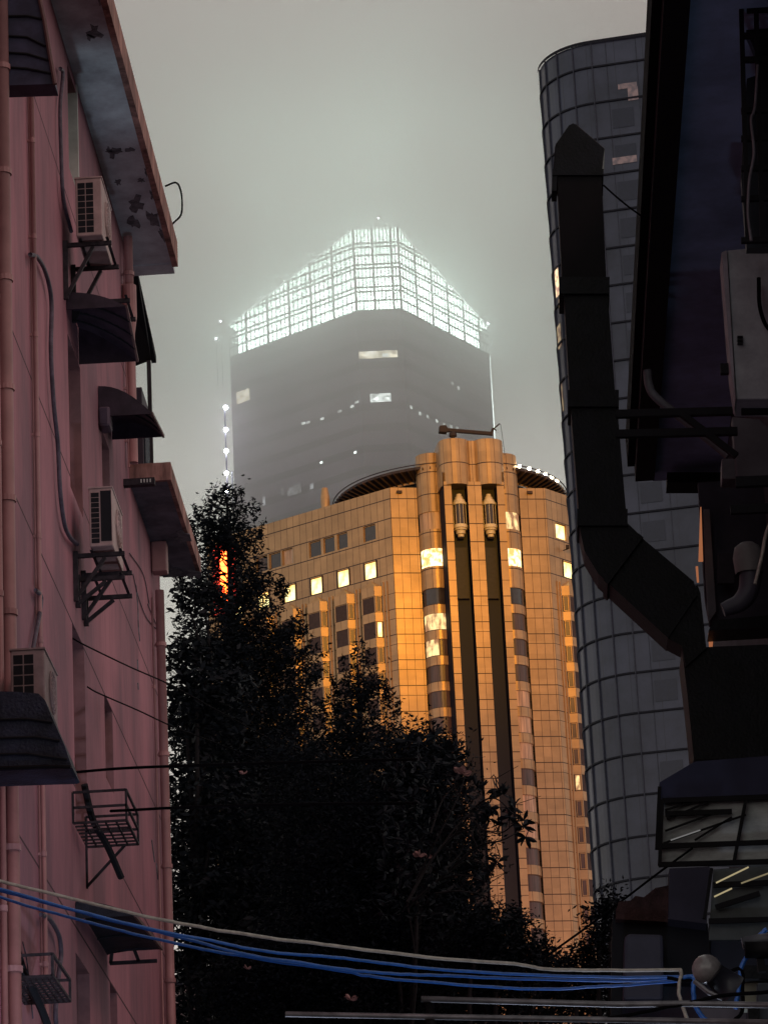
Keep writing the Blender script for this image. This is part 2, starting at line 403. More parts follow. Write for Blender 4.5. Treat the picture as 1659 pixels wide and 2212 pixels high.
        bm_.build('bay', HP, H)
        ci = P+d*c; ins = [p_+(ci-p_)*.08 for p_ in (A, B, Cc, D)]
        MB().prism([(*p_, 63) for p_ in ins], (0, 0, 74.3)).build('bay_core', HDARK, H)
wing(PL, lw, NL, 6, False, 31, 7, 'left')
wing(PR, rw, NR, 3, True, 16, 14, 'right')
# --- front flats and hidden backs
fl = MB()
wallquad(fl, (-10.1, 5.3), (-6.6, 5.3), ZB, ZT); wallquad(fl, (6.8, 5.3), (10.3, 5.3), ZB, ZT, .0)
fl.build('front_wall', HP, H)
e1 = PL+lw*31; e2 = PR+rw*16
bk = MB(); wallquad(bk, tuple(e1), (e1[0]+9, e1[1]+9), ZB, ZT); wallquad(bk, tuple(e2), (e2[0]-7, e2[1]+8), ZB, ZT); wallquad(bk, (e1[0]+9, e1[1]+9), (e2[0]-7, e2[1]+8), ZB, ZT)
bk.build('rear_wall', HP, H)
MB().poly([(*PL, ZT-.15), (-4, 5.3, ZT-.15), (4, 5.3, ZT-.15), (*PR, ZT-.15), (*e2, ZT-.15), (e2[0]-7, e2[1]+8, ZT-.15), (e1[0]+9, e1[1]+9, ZT-.15), (*e1, ZT-.15)]).build('roof', HDARK, H)
# --- round columns
def column(cx):
    cy_, R = 5.2, 1.93; sgn = 1 if cx > 0 else -1
    pan = MB(); seg = 18
    def band(mb, r, z0, z1, a0, a1, n=seg):
        for j in range(n):
            t0, t1 = a0+(a1-a0)*j/n, a0+(a1-a0)*(j+1)/n
            p = (cx+r*cos(t0), cy_+r*sin(t0)); q = (cx+r*cos(t1), cy_+r*sin(t1))
            mb.quad((*p, z0), (*q, z0), (*q, z1), (*p, z1), [(r*t0+.3, z0), (r*t1+.3, z0), (r*t1+.3, z1), (r*t0+.3, z1)])
    def ring(mb, z, a0, a1, r0, r1, n=seg):
        for j in range(n):
            t0, t1 = a0+(a1-a0)*j/n, a0+(a1-a0)*(j+1)/n
            mb.quad((cx+r0*cos(t0), cy_+r0*sin(t0), z), (cx+r1*cos(t0), cy_+r1*sin(t0), z), (cx+r1*cos(t1), cy_+r1*sin(t1), z), (cx+r0*cos(t1), cy_+r0*sin(t1), z))
    a0, a1 = pi, 2*pi
    tops = [(147.7, 145.35), (142.75, 140.35)]+[(137.45-3.41*k, 135.3-3.41*k) for k in range(20)]
    band(pan, R, 147.7, 155.7, a0-.6, a1+.6); zs = 145.35
    pan.poly([(cx+R*cos(a0-.6+(pi+1.2)*j/16), cy_+R*sin(a0-.6+(pi+1.2)*j/16), 155.7) for j in range(17)])
    gl = R-.14
    # window arc and mullion on the inner side
    if sgn < 0: wa, wb, ma, mb2, na, nb_ = a0, a0+.74*pi, a0+.74*pi, a0+.78*pi, a0+.80*pi, a0+.9*pi
    else: wa, wb, ma, mb2, na, nb_ = a0+.26*pi, a1, a0+.22*pi, a0+.26*pi, a0+.1*pi, a0+.2*pi
    for i, (t_, b_) in enumerate(tops):
        if b_ < 62: break
        nt_ = tops[i+1][0] if i+1 < len(tops) else 60
        band(pan, R, nt_, b_, a0, a1); ring(pan, b_, a0, a1, gl-.02, R); ring(pan, t_, a0, a1, gl-.02, R)
        band(pan, R-.01, b_, t_, ma, mb2, 2); band(pan, R-.01, b_, t_, nb_ if sgn < 0 else a0, a1 if sgn < 0 else na, 3)
        key = {(-1, 0): CURT2, (-1, 1): LIT2, (1, 0): LIT3, (1, 1): LIT2, (-1, 2): HGLASS, (-1, 3): LIT3, (-1, 4): LIT3, (1, 2): HGLASS, (1, 7): CURT2}.get((sgn, i))
        mm = key or (CURT if random.random() < .8 else CURT2)
        o = MB()
        band(o, gl, b_, t_, wa, wb, 14); band(o, gl, b_, t_, na, nb_, 3)
        if sgn < 0 and i == 4:   # only half of this one is lit
            o = MB(); band(o, gl, b_, t_, wa, wa+.42*pi, 8); o2 = MB(); band(o2, gl, b_, t_, wa+.42*pi, wb, 8); band(o2, gl, b_, t_, na, nb_, 3)
            o2.build('curved_window', CURT, H, smooth=True)
        o.build('curved_window', mm, H, smooth=True)
    pan.build('round_bay', HP, H, smooth=False)
column(-4.65); column(4.72)
# --- centre block with the two lift shafts
core = MB()
for a, b in ((-4.0, -3.0), (-.92, .88), (2.9, 3.85)):
    wallquad(core, (a, 0), (b, 0), 60, 150.6, {-4.0: .0, -.92: .17, 2.9: .1}[a])
    if a == -.92:
        pass
dk = MB()
for x in (-3.0, -.92, .88, 2.9):
    dk.quad((x, 0.002, 60), (x, 2.2, 60), (x, 2.2, 150.6), (x, 0.002, 150.6))
dk.quad((-4.0, .002, 60), (-4.0, 5.2, 60), (-4.0, 5.2, 152), (-4.0, .002, 152)); dk.quad((3.85, .002, 60), (3.85, 5.2, 60), (3.85, 5.2, 152), (3.85, .002, 152))
dk.build('shaft_side', mat('shaft_side_wall', (.012, .012, .022), .7, spec=.1), H)
core.build('pier', HP, H)
for a, b in ((-3.0, -.92), (.88, 2.9)):
    MB().quad((a, 2.0, 60), (b, 2.0, 60), (b, 2.0, 150.6), (a, 2.0, 150.6)).build('lift_shaft', SHAFT, H)
    MB().box(a+.25, 1.5, 135.4, b-.25, 1.95, 142.2).build('shaft_landing', mat('landing_glass', (.018, .016, .022), .5), H)
# clover-shaped machine room on top
def lobe_outline(n=10):
    pts = []
    for cx, s in ((-2.2, -1), (2.2, 1)):
        rr = 1.95; ang = np.linspace(pi*1.02, pi*1.88, n) if s < 0 else np.linspace(pi*1.12, pi*1.98, n)
        pts += [(cx+rr*cos(t), 1.1+1.6*sin(t)) for t in ang]
        if s < 0: pts += [(-.33, .45), (.33, .45)]
    return pts
lo = [(-4.2, 6.5)]+[(-4.2, 1.3)]+lobe_outline()+[(4.2, 1.3), (4.2, 6.5)]
lb = MB(); u = 0
for p, q in zip(lo, lo[1:]):
    wallquad(lb, p, q, 150.2, 156.35, u); u += math.dist(p, q)
lb.poly([(*p, 156.35) for p in lo]); lb.poly([(*p, 150.2) for p in lo][::-1])
lb.build('machine_room', HP, H)
# small floodlight boxes under the parapet
for x in (-8.9, 8.2): MB().box(x-.35, 4.9, 150.75, x+.35, 5.29, 151.1).build('parapet_lamp', HDARK, H)
# roof ring (circular canopy) with lamps, drum below
ring = MB(); cy0, R1, R2 = 18., 15.3, 13.0
ring.lathe((0, cy0, 0), [(R2, 152.9), (R1, 153.7), (R1, 154.05), (R2, 153.6), (R2, 152.9)], 96)
ring.build('roof_ring', ROOFM, H)
rb = MB()
for j in range(96):
    t = 2*pi*j/96; p = lambda r, z: (r*cos(t), cy0+r*sin(t), z)
    rb.bar(p(R2, 152.82), p(R1+.35, 153.65), .09, .3)
rb.lathe((0, cy0, 0), [(R1+.2, 154.2), (R1+.32, 154.2), (R1+.32, 154.3), (R1+.2, 154.3), (R1+.2, 154.2)], 96)
rb.build('ring_rib', ROOFM, H)
MB().lathe((0, cy0, 0), [(R2-.1, 152.65), (R2+.05, 152.65), (R2+.05, 153.05), (R2-.1, 153.05)], 96).build('ring_edge', HPLAIN, H)
MB().lathe((0, cy0, 0), [(R2-.8, 151.3), (R2-.8, 153.0)], 64).build('roof_drum', mat('drum_glass', (.04, .05, .06), .2, spec=.5), H)
for t in np.linspace(-69, -31, 7):
    a = radians(t); c = (R1*.99*cos(a)+.0, cy0+R1*.99*sin(a), 154.35)
    MB().lathe(c, [(.0, -.24), (.2, -.15), (.25, 0), (.2, .15), (0, .24)], 10).build('ring_lamp', LAMPW, H)
MB().lathe((-17.3, 14.0, 151.4), [(.55, 0), (.62, 1.2), (.60, 1.9), (.42, 3.0), (.44, 3.1), (0, 3.1)], 20).build('flue', HPLAIN, H, smooth=True)
# the two glass lift cars
def capsule(xc, label):
    t = thing('lift_car', label, 'lift car', OH+np.array([cos(RH)*xc-sin(RH)*1., sin(RH)*xc+cos(RH)*1., 143.4]), 'glass lift cars at the shaft tops')
    MB().lathe((0, 0, 0), [(0, 0), (.42, 0), (.42, .35), (.62, .4), (.62, .85), (.82, .9), (.82, 1.1), (.95, 1.15), (.95, 1.55), (.9, 1.6)], 24).build('base', CAPS, t, loc=(0, 0, 0))
    MB().lathe((0, 0, 0), [(.8, 1.6), (.8, 4.3)], 24).build('glass_cabin', mat('cabin_glass', (.05, .035, .03), .15, spec=.5), t, loc=(0, 0, 0), smooth=True)
    b = MB()
    for a in (200, 235, 270, 305, 340): b.bar((.84*cos(radians(a)), .84*sin(radians(a)), 1.6), (.84*cos(radians(a)), .84*sin(radians(a)), 4.3), .05)
    b.build('cabin_bars', CAPS, t, loc=(0, 0, 0))
    MB().lathe((0, 0, 0), [(.9, 4.25), (.95, 4.3), (.95, 4.6), (.8, 4.7), (.72, 5.0), (.55, 5.05), (.5, 5.4), (.36, 5.45), (.33, 5.8), (0, 5.85)], 24).build('dome', CAPS, t, loc=(0, 0, 0))
capsule(-1.9, 'ivory tiered glass lift car in the left shaft of the orange hotel')
capsule(1.95, 'ivory tiered glass lift car in the right shaft of the orange hotel')
# roof crane
def HL(u, v, z): return np.array([OH[0]+cos(RH)*u-sin(RH)*v, OH[1]+sin(RH)*u+cos(RH)*v, z])
K = thing('roof_crane', 'brown window-cleaning crane lying along the hotel roof top', 'crane', HL(-2.3, .6, 156.35))
MB().bar(HL(-3.4, .6, 157.85), HL(2.9, .6, 157.35), .42, .42).build('boom', IRON, K)
MB().lathe(tuple(HL(-2.3, .6, 156.35)), [(.25, 0), (.25, .5), (.5, .6), (.5, 1.0), (.3, 1.2)], 12).build('mast', IRON, K)
MB().prism([HL(-4.1, .2, 157.5), HL(-3.1, .2, 157.4), HL(-3.0, .2, 158.0), HL(-3.2, .2, 158.4), HL(-4.0, .2, 158.3)], HL(0, .9, 0)-HL(0, 0, 0)).build('counterweight', IRON, K)
MB().bar(HL(2.7, .6, 157.3), HL(3.0, .6, 158.1), .3).bar(HL(2.9, .6, 157.9), HL(3.9, .6, 158.75), .16).bar(HL(3.0, .6, 158.1), HL(3.4, .6, 157.8), .14).build('jib_head', IRON, K)
MB().tube([HL(4.0, .6, 158.7), HL(4.15, .6, 157), HL(4.6, 2, 155)], .03, 5).build('cable', IRON, K)
# wall camera on the right wing
pc = PR+rw*2.9+NR*.05
Kc = thing('security_camera', 'small dark camera on an arm from the hotel right wing', 'camera', HL(*pc, 143.7))
pa, pb = HL(*(pc), 143.7), HL(*(pc+NR*.9), 143.7)
MB().bar(pa, pb, .09).build('arm', IRON, Kc); MB().box(pb[0]-.35, pb[1]-.2, 143.75, pb[0]+.1, pb[1]+.2, 144.2).build('body', IRON, Kc)

# floodlight of the hotel, and a tint lamp added below it
def spot(name, loc, target, energy, col, size, blend=.6, rad=1.5):
    l = bpy.data.lights.new(name, 'SPOT'); o = bpy.data.objects.new(name, l); C.objects.link(o)
    l.energy = energy; l.color = col; l.spot_size = radians(size); l.spot_blend = blend; l.shadow_soft_size = rad
    o.location = loc; o.rotation_euler = (Vector(loc)-Vector(target)).to_track_quat('Z', 'Y').to_euler(); return o
spot('floodlight_high', (6, 364, 150), (-4, 434, 150), 1.45e5, (1, .43, .02), 66, 1.0)
spot('lower_tint_spot', (5, 362, 70), (-1, 434, 96), 1.5e5, (1, .46, .30), 60, .9)  # second lamp added to shift the lower front towards peach
# added right-side fill, then the alley street lamp as two spots below the frame
ll = bpy.data.lights.new('right_side_fill', 'POINT'); lo_ = bpy.data.objects.new('right_side_fill', ll); C.objects.link(lo_)
ll.energy = 55; ll.color = (.72, .82, 1); ll.shadow_soft_size = .12; lo_.location = (.4, 17.5, 3.0)  # weak point light with no source of its own, added to lift right-side clutter
spot('street_lamp_wall', (-1.6, 24.5, 4.0), (-4.2, 30.5, 8.0), 800, (.72, .82, 1), 58, .9, .12)
o_ = spot('street_lamp_uplight', (-1.7, 31.5, 5.0), (-3.8, 34.9, 18.4), 700, (.66, .86, 1), 13, 1.0, .15)

# ------------------------------------------------------------------ glass tower on the right
def floorlines(t, x, y, z):
    return mth(t, 'COMPARE', mth(t, 'FLOORED_MODULO', x, 2.9), 0, .07)
GT = mat('night_curtain_glass', (.052, .056, .090), .3, var=.45, scale=.11, stretch=(1, 1, .6), spec=.35, coord='UV')  # broad tone noise paints reflection variety into the glass colour
lined(GT, floorlines, (.035, .035, .055))
GTW = mat('tower_dark_pane', (.02, .022, .045), .3, var=.2, spec=.4)
G = thing('glass_tower', 'dark round-cornered glass tower block at the right, behind the ducts', 'building', (20, 340, 0))
gx, gy, gr = 7.7, 330.0, 6.5
fa = radians(101-90)    # the front runs to the right and slightly towards the camera
fd = np.array([cos(fa), -sin(fa)]); sdv = np.array([sin(fa)*1, cos(fa)])
cc = np.array([gx+gr, gy+gr])
out_ = []
a0_ = pi; a1_ = atan2(-fd[0], -fd[1]*-1)  # start facing left, end facing the front normal
nf = np.array([-sin(fa), -cos(fa)])
t1_ = atan2(nf[1], nf[0]) % (2*pi)
for t in np.linspace(pi*.98, t1_, 15): out_.append(cc+gr*np.array([cos(t), sin(t)]))
first = out_[0]; last = out_[-1]
out_ = [first+np.array([1.0, 26])]+out_+[last+fd*34]
zt_ = 162.6
def gband(mb, outl, z0, z1, off=0.):
    u = 0; n = len(outl); P = []
    for i, p in enumerate(outl):
        a = outl[max(i-1, 0)]; b = outl[min(i+1, n-1)]; d = b-a; d /= np.linalg.norm(d); P.append(p+np.array([d[1], -d[0]])*off)
    for p, q in zip(P, P[1:]):
        wallquad(mb, tuple(p), tuple(q), z0, z1, u); u += math.dist(p, q)
    return P
mb = MB(); P = gband(mb, out_, 0, zt_); mb.poly([(*p, zt_) for p in P]+[(P[-1][0]+5, P[-1][1]+25, zt_)]); mb.build('facade', GT, G)
fp = 4.02
bandm = MB(); finm = MB()
for k in range(34):
    z = 159.9-fp*k
    if z < 30: break
    Pa = gband(bandm, out_, z-.09, z+.09, .16)
    for zz in (z-.09, z+.09):
        for p, q, p2, q2 in zip(out_, out_[1:], Pa, Pa[1:]): bandm.quad((*p, zz), (*q, zz), (*q2, zz), (*p2, zz))
gband(bandm, out_, zt_-.1, zt_+.25, .2)
bandm.build('floor_band', mat('tower_band', (.018, .018, .026), .6, spec=.1), G)
acc = 0
for i in range(1, len(out_)-1):
    if i % 3: continue
    p = out_[i]; d = out_[i+1]-out_[i-1]; d /= np.linalg.norm(d); n_ = np.array([d[1], -d[0]])
    a = p-d*.05; b = p+d*.05
    finm.prism([(*a, 30), (*b, 30), (*(b+n_*.16), 30), (*(a+n_*.16), 30)], (0, 0, zt_-30))
for s in np.arange(1.5, 34, 3.1):
    p = last+fd*s; a = p-fd*.03; b = p+fd*.03
    finm.prism([(*a, 30), (*b, 30), (*(b+nf*.05), 30), (*(a+nf*.05), 30)], (0, 0, zt_-30))
finm.build('mullion', mat('mullion_metal', (.06, .062, .085), .6, spec=.1), G)
for k in range(28):   # window openings seen as darker panes
    z = 159.9-fp*k
    for s, wd, pr in ((1.7, 2.2, .6), (8.0, 2.9, .7), (14.2, 2.9, .5)):
        if random.random() > pr: continue
        p = last+fd*s+nf*.05; q = p+fd*wd
        MB().quad((*p, z-3.1), (*q, z-3.1), (*q, z-1.0), (*p, z-1.0)).build('window', GTW, G)
# a few rooms lit on the curved edge
for (x, y, w_, h, s) in ((1207, 585, 10, 62, 1.6), (1212, 640, 6, 30, .5), (1211, 700, 9, 50, .35), (1216, 830, 8, 60, .3)):
    i = 3; p = ay(x-w_/2, y+h/2, 331.5); q = ay(x+w_/2, y-h/2, 331.5)
    a = out_[3]; b = out_[5]; n_ = np.array([-.9, -.45])
    pp = np.array([p[0]-.0, 0]); 
    ia = min(range(2, 12), key=lambda j: abs(out_[j][0]-p[0])); A = out_[ia]; B = out_[ia+2]; d = B-A; d /= np.linalg.norm(d); n_ = np.array([d[1], -d[0]])
    MB().quad((*(A+n_*.06), p[2]), (*(B+n_*.06), p[2]), (*(B+n_*.06), q[2]), (*(A+n_*.06), q[2])).build('lit_window', emat('lit_edge', (1, .75, .42), s, (.35, .2, .15), 1.5), G)
for (x, y, w_, h) in ((1356, 158, 40, 14), (1368, 176, 20, 30), (1350, 318, 52, 18)):
    p = ay(x-w_/2, y+h/2, 326.5); q = ay(x+w_/2, y-h/2, 326.5)
    s0 = (p[0]-last[0])/fd[0]; s1 = (q[0]-last[0])/fd[0]; A = last+fd*s0+nf*.06; B = last+fd*s1+nf*.06
    MB().quad((*A, p[2]), (*B, p[2]), (*B, q[2]), (*A, q[2])).build('lit_window', emat('dim_rose', (.16, .10, .10), .8, (.07, .05, .06), 2), G)

# ------------------------------------------------------------------ fog tower with glowing crown
T1 = np.array([sin(radians(-2.12)), cos(radians(-2.12))])*630; T2 = np.array([sin(radians(-1.34)), cos(radians(-1.34))])*630
dl = np.array([sin(radians(-52)), cos(radians(-52))]); dr = np.array([sin(radians(31)), cos(radians(31))])
T0 = T1+dl*33; T3 = T2+dr*31.5
Tb0 = T0+dr*34; Tb3 = T3+dl*36
def tl(t, x, y, z): return mth(t, 'LESS_THAN', mth(t, 'FLOORED_MODULO', y, 4.2), 1.5)
TM = mat('tower_cladding', (.11, .092, .13), .5, var=.4, scale=.05, coord='UV'); lined(TM, tl, (.022, .022, .032))
TW = thing('crown_tower', 'fog-shrouded skyscraper with glowing white glass crown behind the orange hotel', 'building', (-20, 650, 0))
mb = MB()
for p, q in ((Tb0, T0), (T0, T1), (T1, T2), (T2, T3), (T3, Tb3), (Tb3, Tb0)): wallquad(mb, tuple(p), tuple(q), 0, 255.3)
mb.poly([(*p, 255.3) for p in (T0, T1, T2, T3, Tb3, Tb0)])
mb.build('shaft', TM, TW)
CROWN = emat('crown_glass_light', (.80, 1, .90), 19.0, (.40, .56, .49), .7, (1, 1, .16), .36, .62)
STR = mat('crown_steel', (.10, .11, .11), .5)
def topz(s, L, za, zb): return za+(zb-za)*s/L
faces = [('left', T1, dl, 33, 272.4, 262.3), ('right', T2, dr, 31.5, 272.4, 261.3)]
def crown_face(P, d, L, za, zb, wd, off_in):
    nrm = np.array([d[1], -d[0]]);  nrm = nrm if nrm[1] < 0 else -nrm
    A = P+d*.6-nrm*off_in; B = P+d*(L-1.2)-nrm*off_in
    MB().quad((*A, 255.8), (*B, 255.8), (*B, zb-1.0), (*A, za-1.0)).build('lit_glazing', CROWN, TW)
    st = MB(); n = int(L/wd)
    for i in range(n+1):
        s = i*L/n; p = P+d*s; z = topz(s, L, za, zb); wb = .45 if i % 5 == 0 else .16
        st.bar((*p, 255.3), (*p, z), wb, .5)
    for zz in (255.5, 257.5, 259.4, 260.3, 262.3, 264.2, 265.0, 266.9, 268.6, 269.4):
        if za == zb or zz < zb: s1 = L
        else: s1 = L*(za-zz)/(za-zb)
        if zz >= za: continue
        st.bar((*P, zz), (*(P+d*s1), zz), .25, .3)
    m = max(1, int(L/7))
    for i in range(m):
        s0, s1 = L*i/m, L*(i+1)/m
        for z0, z1 in ((255.5, 259.4), (260.3, 264.2)):
            st.bar((*(P+d*s0-nrm*.5), z0), (*(P+d*s1-nrm*.5), z1), .10)
    st.build('crown_frame', STR, TW)
    MB().bar((*P, za), (*(P+d*L), zb), .30, .30).build('edge_light', emat('edge_light', (.85, 1, .93), 6), TW)
crown_face(T1, dl, 33, 272.4, 262.3, 1.1, 1.2)
crown_face(T2, dr, 31.5, 272.4, 261.3, 1.1, 1.2)
d12 = (T2-T1)/np.linalg.norm(T2-T1); crown_face(T1, d12, float(np.linalg.norm(T2-T1)), 272.4, 272.4, .7, 1.0)
MB().bar((*(T3+dr*.1), 225), (*(T3+dr*.1), 261.2), .2).build('edge_light', emat('edge_dim', (.85, 1, .95), 4.0), TW)
MB().poly([(*T1, 272.3), (*T2, 272.3), (*T3, 261.2), (*Tb3, 258), (*Tb0, 258), (*T0, 262.2)]).build('halo_sheet', emat('halo_sheet_glow', (.74, 1, .86), 14), TW)  # unseen glowing sheet added over the crown to light the cloud halo
def tower_win(x0, y0, x1, y1, col, s, face):
    P, d = {'L': (T1, dl), 'F': (T1, d12), 'R': (T2, dr)}[face]; nrm = np.array([d[1], -d[0]]); nrm = nrm if nrm[1] < 0 else -nrm
    def hit(x, y):
        r = ray(x, y); n3 = np.array([nrm[0], nrm[1], 0]); P3 = np.array([*(P+nrm*.15), 0]); t = ((P3-CP)@n3)/(r@n3); return CP+t*r
    a = hit(x0, y1); b = hit(x1, y1); c = hit(x1, y0); z0, z1 = (a[2]+b[2])/2, (c[2]+hit(x0, y0)[2])/2
    MB().quad((a[0], a[1], z0), (b[0], b[1], z0), (b[0], b[1], z1), (a[0], a[1], z1)).build('lit_window', emat('tower_room', col, s, tuple(.35*c_ for c_ in col), .9), TW)
WARM = (1, .93, .7); WH = (.9, 1, .95)
tower_win(776, 758, 859, 773, WARM, 2.2, 'F'); tower_win(790, 759, 812, 768, WH, 4, 'F'); tower_win(826, 764, 840, 771, WH, 4, 'F')
tower_win(512, 843, 540, 868, WARM, 1.8, 'L'); tower_win(800, 850, 845, 868, WH, 1.8, 'F'); tower_win(806, 858, 817, 864, WH, 5, 'F'); tower_win(830, 858, 842, 864, WH, 5, 'F')
for x0, y0 in ((652, 912), (662, 910), (692, 902), (730, 886), (757, 875), (767, 866)): tower_win(x0, y0, x0+8, y0+5, WH, 1.6, 'L')
for x0, y0 in ((886, 876), (905, 890), (922, 897), (941, 906), (957, 914), (972, 918), (985, 922), (975, 825), (988, 835)): tower_win(x0, y0, x0+5, y0+7, WH, 1.2, 'R')
for x0, y0 in ((765, 975), (692, 997)): tower_win(x0, y0, x0+5, y0+4, WH, 6, 'L')
for x0, y0, x1, y1, s in ((670, 1044, 678, 1056, .5), (622, 1048, 652, 1068, .2), (568, 1072, 574, 1092, .4), (608, 1052, 614, 1070, .3), (535, 1090, 560, 1108, .15)): tower_win(x0, y0, x1, y1, (.8, .85, .9), s, 'L')
# lamps seen round the tower
def lamp_at(x, y, Y, r, mm, name, label, group=None, pole=None):
    p = ay(x, y, Y); t = thing(name, label, 'lamp', p, group)
    MB().lathe(tuple(p), [(0, -r), (r*.7, -r*.7), (r, 0), (r*.7, r*.7), (0, r)], 10).build('bulb', mm, t)
    return t, p
LW = emat('cold_lamp', (.86, .86, 1), 90)
LW2 = emat('beacon_lamp', (.85, .95, 1), 60)
ED = thing('lamp_mast', 'tall thin mast with a column of white lamps left of the foggy tower', 'mast', (*ay(489, 1060, 600)[:2], 0))
for i, y in enumerate((880, 928, 974, 1022, 1060)):
    p = ay(488+i*.6, y, 600); MB().lathe(tuple(p), [(0, -.34), (.26, -.25), (.36, 0), (.26, .25), (0, .34)], 10).build('lamp', LW, ED)
p0 = ay(490, 1000, 601); MB().box(p0[0]-.12, 600.8, 0, p0[0]+.12, 601.1, float(ay(488, 876, 601)[2])).build('mast_pole', mat('mast_paint', (.08, .08, .10), .5), ED)
p1 = ay(503, 1050, 601); MB().box(p1[0]-.18, 600.8, 0, p1[0]+.18, 601.1, float(ay(503, 1018, 601)[2])).box(p0[0], 600.85, 190, p1[0], 601.05, 190.4).build('side_pole', STR, ED)
for p_, dz in ((T0+np.array([-1.6, 0]), 1.3), (T0+np.array([-2.6, 0]), -2.3), (T3+np.array([.1, 0]), 1.2), ((T1+T2)/2+np.array([.6, 4]), 4.2)):
    zb = 262 if p_[0] < -40 else (261 if p_[0] > -5 else 272)
    q = (*p_, zb+dz); st = MB().bar((p_[0]*1.0, p_[1]+.8, 250), (p_[0], p_[1]+.8, zb+dz), .12); st.build('beacon_mast', STR, TW)
    MB().lathe(q, [(0, -.2), (.16, -.15), (.22, 0), (.16, .15), (0, .2)], 8).build('beacon', LW2, TW)

# low cloud wrapping the tower
LC = MB().box(-420, 586, 130, 420, 672, 420).build('low_cloud', bpy.data.materials.new('cloud_vapour')); tag(LC, None, None, kind='stuff')
cm = LC.data.materials[0]; cm.use_nodes = True; t = cm.node_tree; t.nodes.clear()
co = N(t, 'ShaderNodeOutputMaterial'); pv = N(t, 'ShaderNodeVolumePrincipled'); t.links.new(pv.outputs[0], co.inputs['Volume'])
pv.inputs['Color'].default_value = (1, 1, 1, 1); pv.inputs['Anisotropy'].default_value = .2
tcc = N(t, 'ShaderNodeTexCoord'); sx = N(t, 'ShaderNodeSeparateXYZ'); t.links.new(tcc.outputs['Object'], sx.inputs[0])
zr = N(t, 'ShaderNodeMapRange'); t.links.new(sx.outputs[2], zr.inputs[0])
for i, v in ((1, 150), (2, 262), (3, 0.), (4, 1.)): zr.inputs[i].default_value = v
zr.interpolation_type = 'SMOOTHSTEP'
zt2 = N(t, 'ShaderNodeMapRange'); t.links.new(sx.outputs[2], zt2.inputs[0]); zt2.interpolation_type = 'SMOOTHSTEP'
for i, v in ((1, 300), (2, 410), (3, 1.), (4, 0.)): zt2.inputs[i].default_value = v
cn = N(t, 'ShaderNodeTexNoise'); cn.inputs['Scale'].default_value = .022; cn.inputs['Detail'].default_value = 3; t.links.new(tcc.outputs['Object'], cn.inputs['Vector'])
cnr = N(t, 'ShaderNodeMapRange'); t.links.new(cn.outputs[0], cnr.inputs[0])
for i, v in ((1, .35), (2, .65), (3, .55), (4, 1.4)): cnr.inputs[i].default_value = v
zc = N(t, 'ShaderNodeMapRange'); t.links.new(sx.outputs[2], zc.inputs[0]); zc.interpolation_type = 'SMOOTHSTEP'
for i, v in ((1, 234), (2, 264), (3, 0.), (4, .038)): zc.inputs[i].default_value = v
base_ = mth(t, 'ADD', mth(t, 'MULTIPLY_ADD', zr.outputs[0], .013, .0062), zc.outputs[0])
dd = mth(t, 'MULTIPLY', mth(t, 'MULTIPLY', base_, zt2.outputs[0]), cnr.outputs[0])
t.links.new(dd, pv.inputs['Density'])

# red neon sign behind the trees
q = ay(484, 1245, 160)
NS = thing('neon_sign', 'glowing red vertical neon sign shining through the tall conifer', 'sign', (q[0], q[1], 0))
a = ay(484, 1190, 160); b = ay(484, 1300, 160)
MB().box(q[0]-.16, 159.9, b[2], q[0]+.16, 160.1, a[2]).build('neon_tube', emat('red_neon', (1, .13, .015), 16, (1, .04, .01), 3), NS)
MB().box(q[0]-.55, 160.15, b[2]-.5, q[0]+.55, 160.4, a[2]+.4).build('backing', emat('neon_halo_glow', (1, .06, .03), 1.3, (.6, .02, .02), 1.5), NS)  # sign backing; the tube's red halo is put in as its own emission
MB().box(q[0]-.12, 160.2, 0, q[0]+.12, 160.4, b[2]).build('sign_post', IRON, NS)

exec_left = True
# ------------------------------------------------------------------ left pink apartment block
XW = -4.2
PB = thing('pink_apartment_block', 'pink rendered apartment block with deep eaves along the left edge', 'building', (XW-3, 30, 0))
wy = lambda x, y: float(ax(x, y, XW)[1]); wz = lambda x, y: float(ax(x, y, XW)[2])
YU, YL = 40.2, 42.45          # ends of the tall part and of the lower part
ZS, ZS2 = 18.46, 15.42        # soffit heights
wins = [  # (y0,y1,z0,z1)
    (wy(149, 300), wy(167.5, 300), wz(160, 392), ZS-.12),
    (wy(152, 1000), wy(178, 1000), 13.45, 15.1),
    (wy(221, 980), wy(237, 980), 13.62, 15.1),
    (wy(158, 1420), wy(183, 1420), 9.9, 12.0),
    (wy(228, 1600), wy(245, 1600), wz(240, 1700), wz(227, 1500)),
    (wy(166, 2150), wy(195, 2150), 6.8, wz(166, 2060)),
    (wy(239, 2180), wy(254, 2180), 6.9, wz(239, 2122))]
wl = MB(); jb = MB()
P0 = (XW, 12.0); Q0 = (XW, YU)
wallholes(wl, (XW, YU), (XW, 12.0), 0, 18.45, [(YU-b, YU-a, c, d) for a, b, c, d in wins], .16, (1, 0), 0, jb)
wallquad(wl, (XW, YL), (XW, YU), 0, ZS2)
wl.quad((XW, YL, 0), (XW-9, YL, 0), (XW-9, YL, ZS2), (XW, YL, ZS2)).quad((XW, YU, ZS2), (XW-9, YU, ZS2), (XW-9, YU, 18.45), (XW, YU, 18.45))
wl.quad((XW, 12, 0), (XW-9, 12, 0), (XW-9, 12, 18.45), (XW, 12, 18.45))
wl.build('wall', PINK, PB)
for k in range(len(wins)):
    o_ = MB(); o_.v = jb.v[16*k:16*k+16]; o_.f = [(4*q_, 4*q_+1, 4*q_+2, 4*q_+3) for q_ in range(4)]; o_.build('window_reveal', REVEAL, PB)
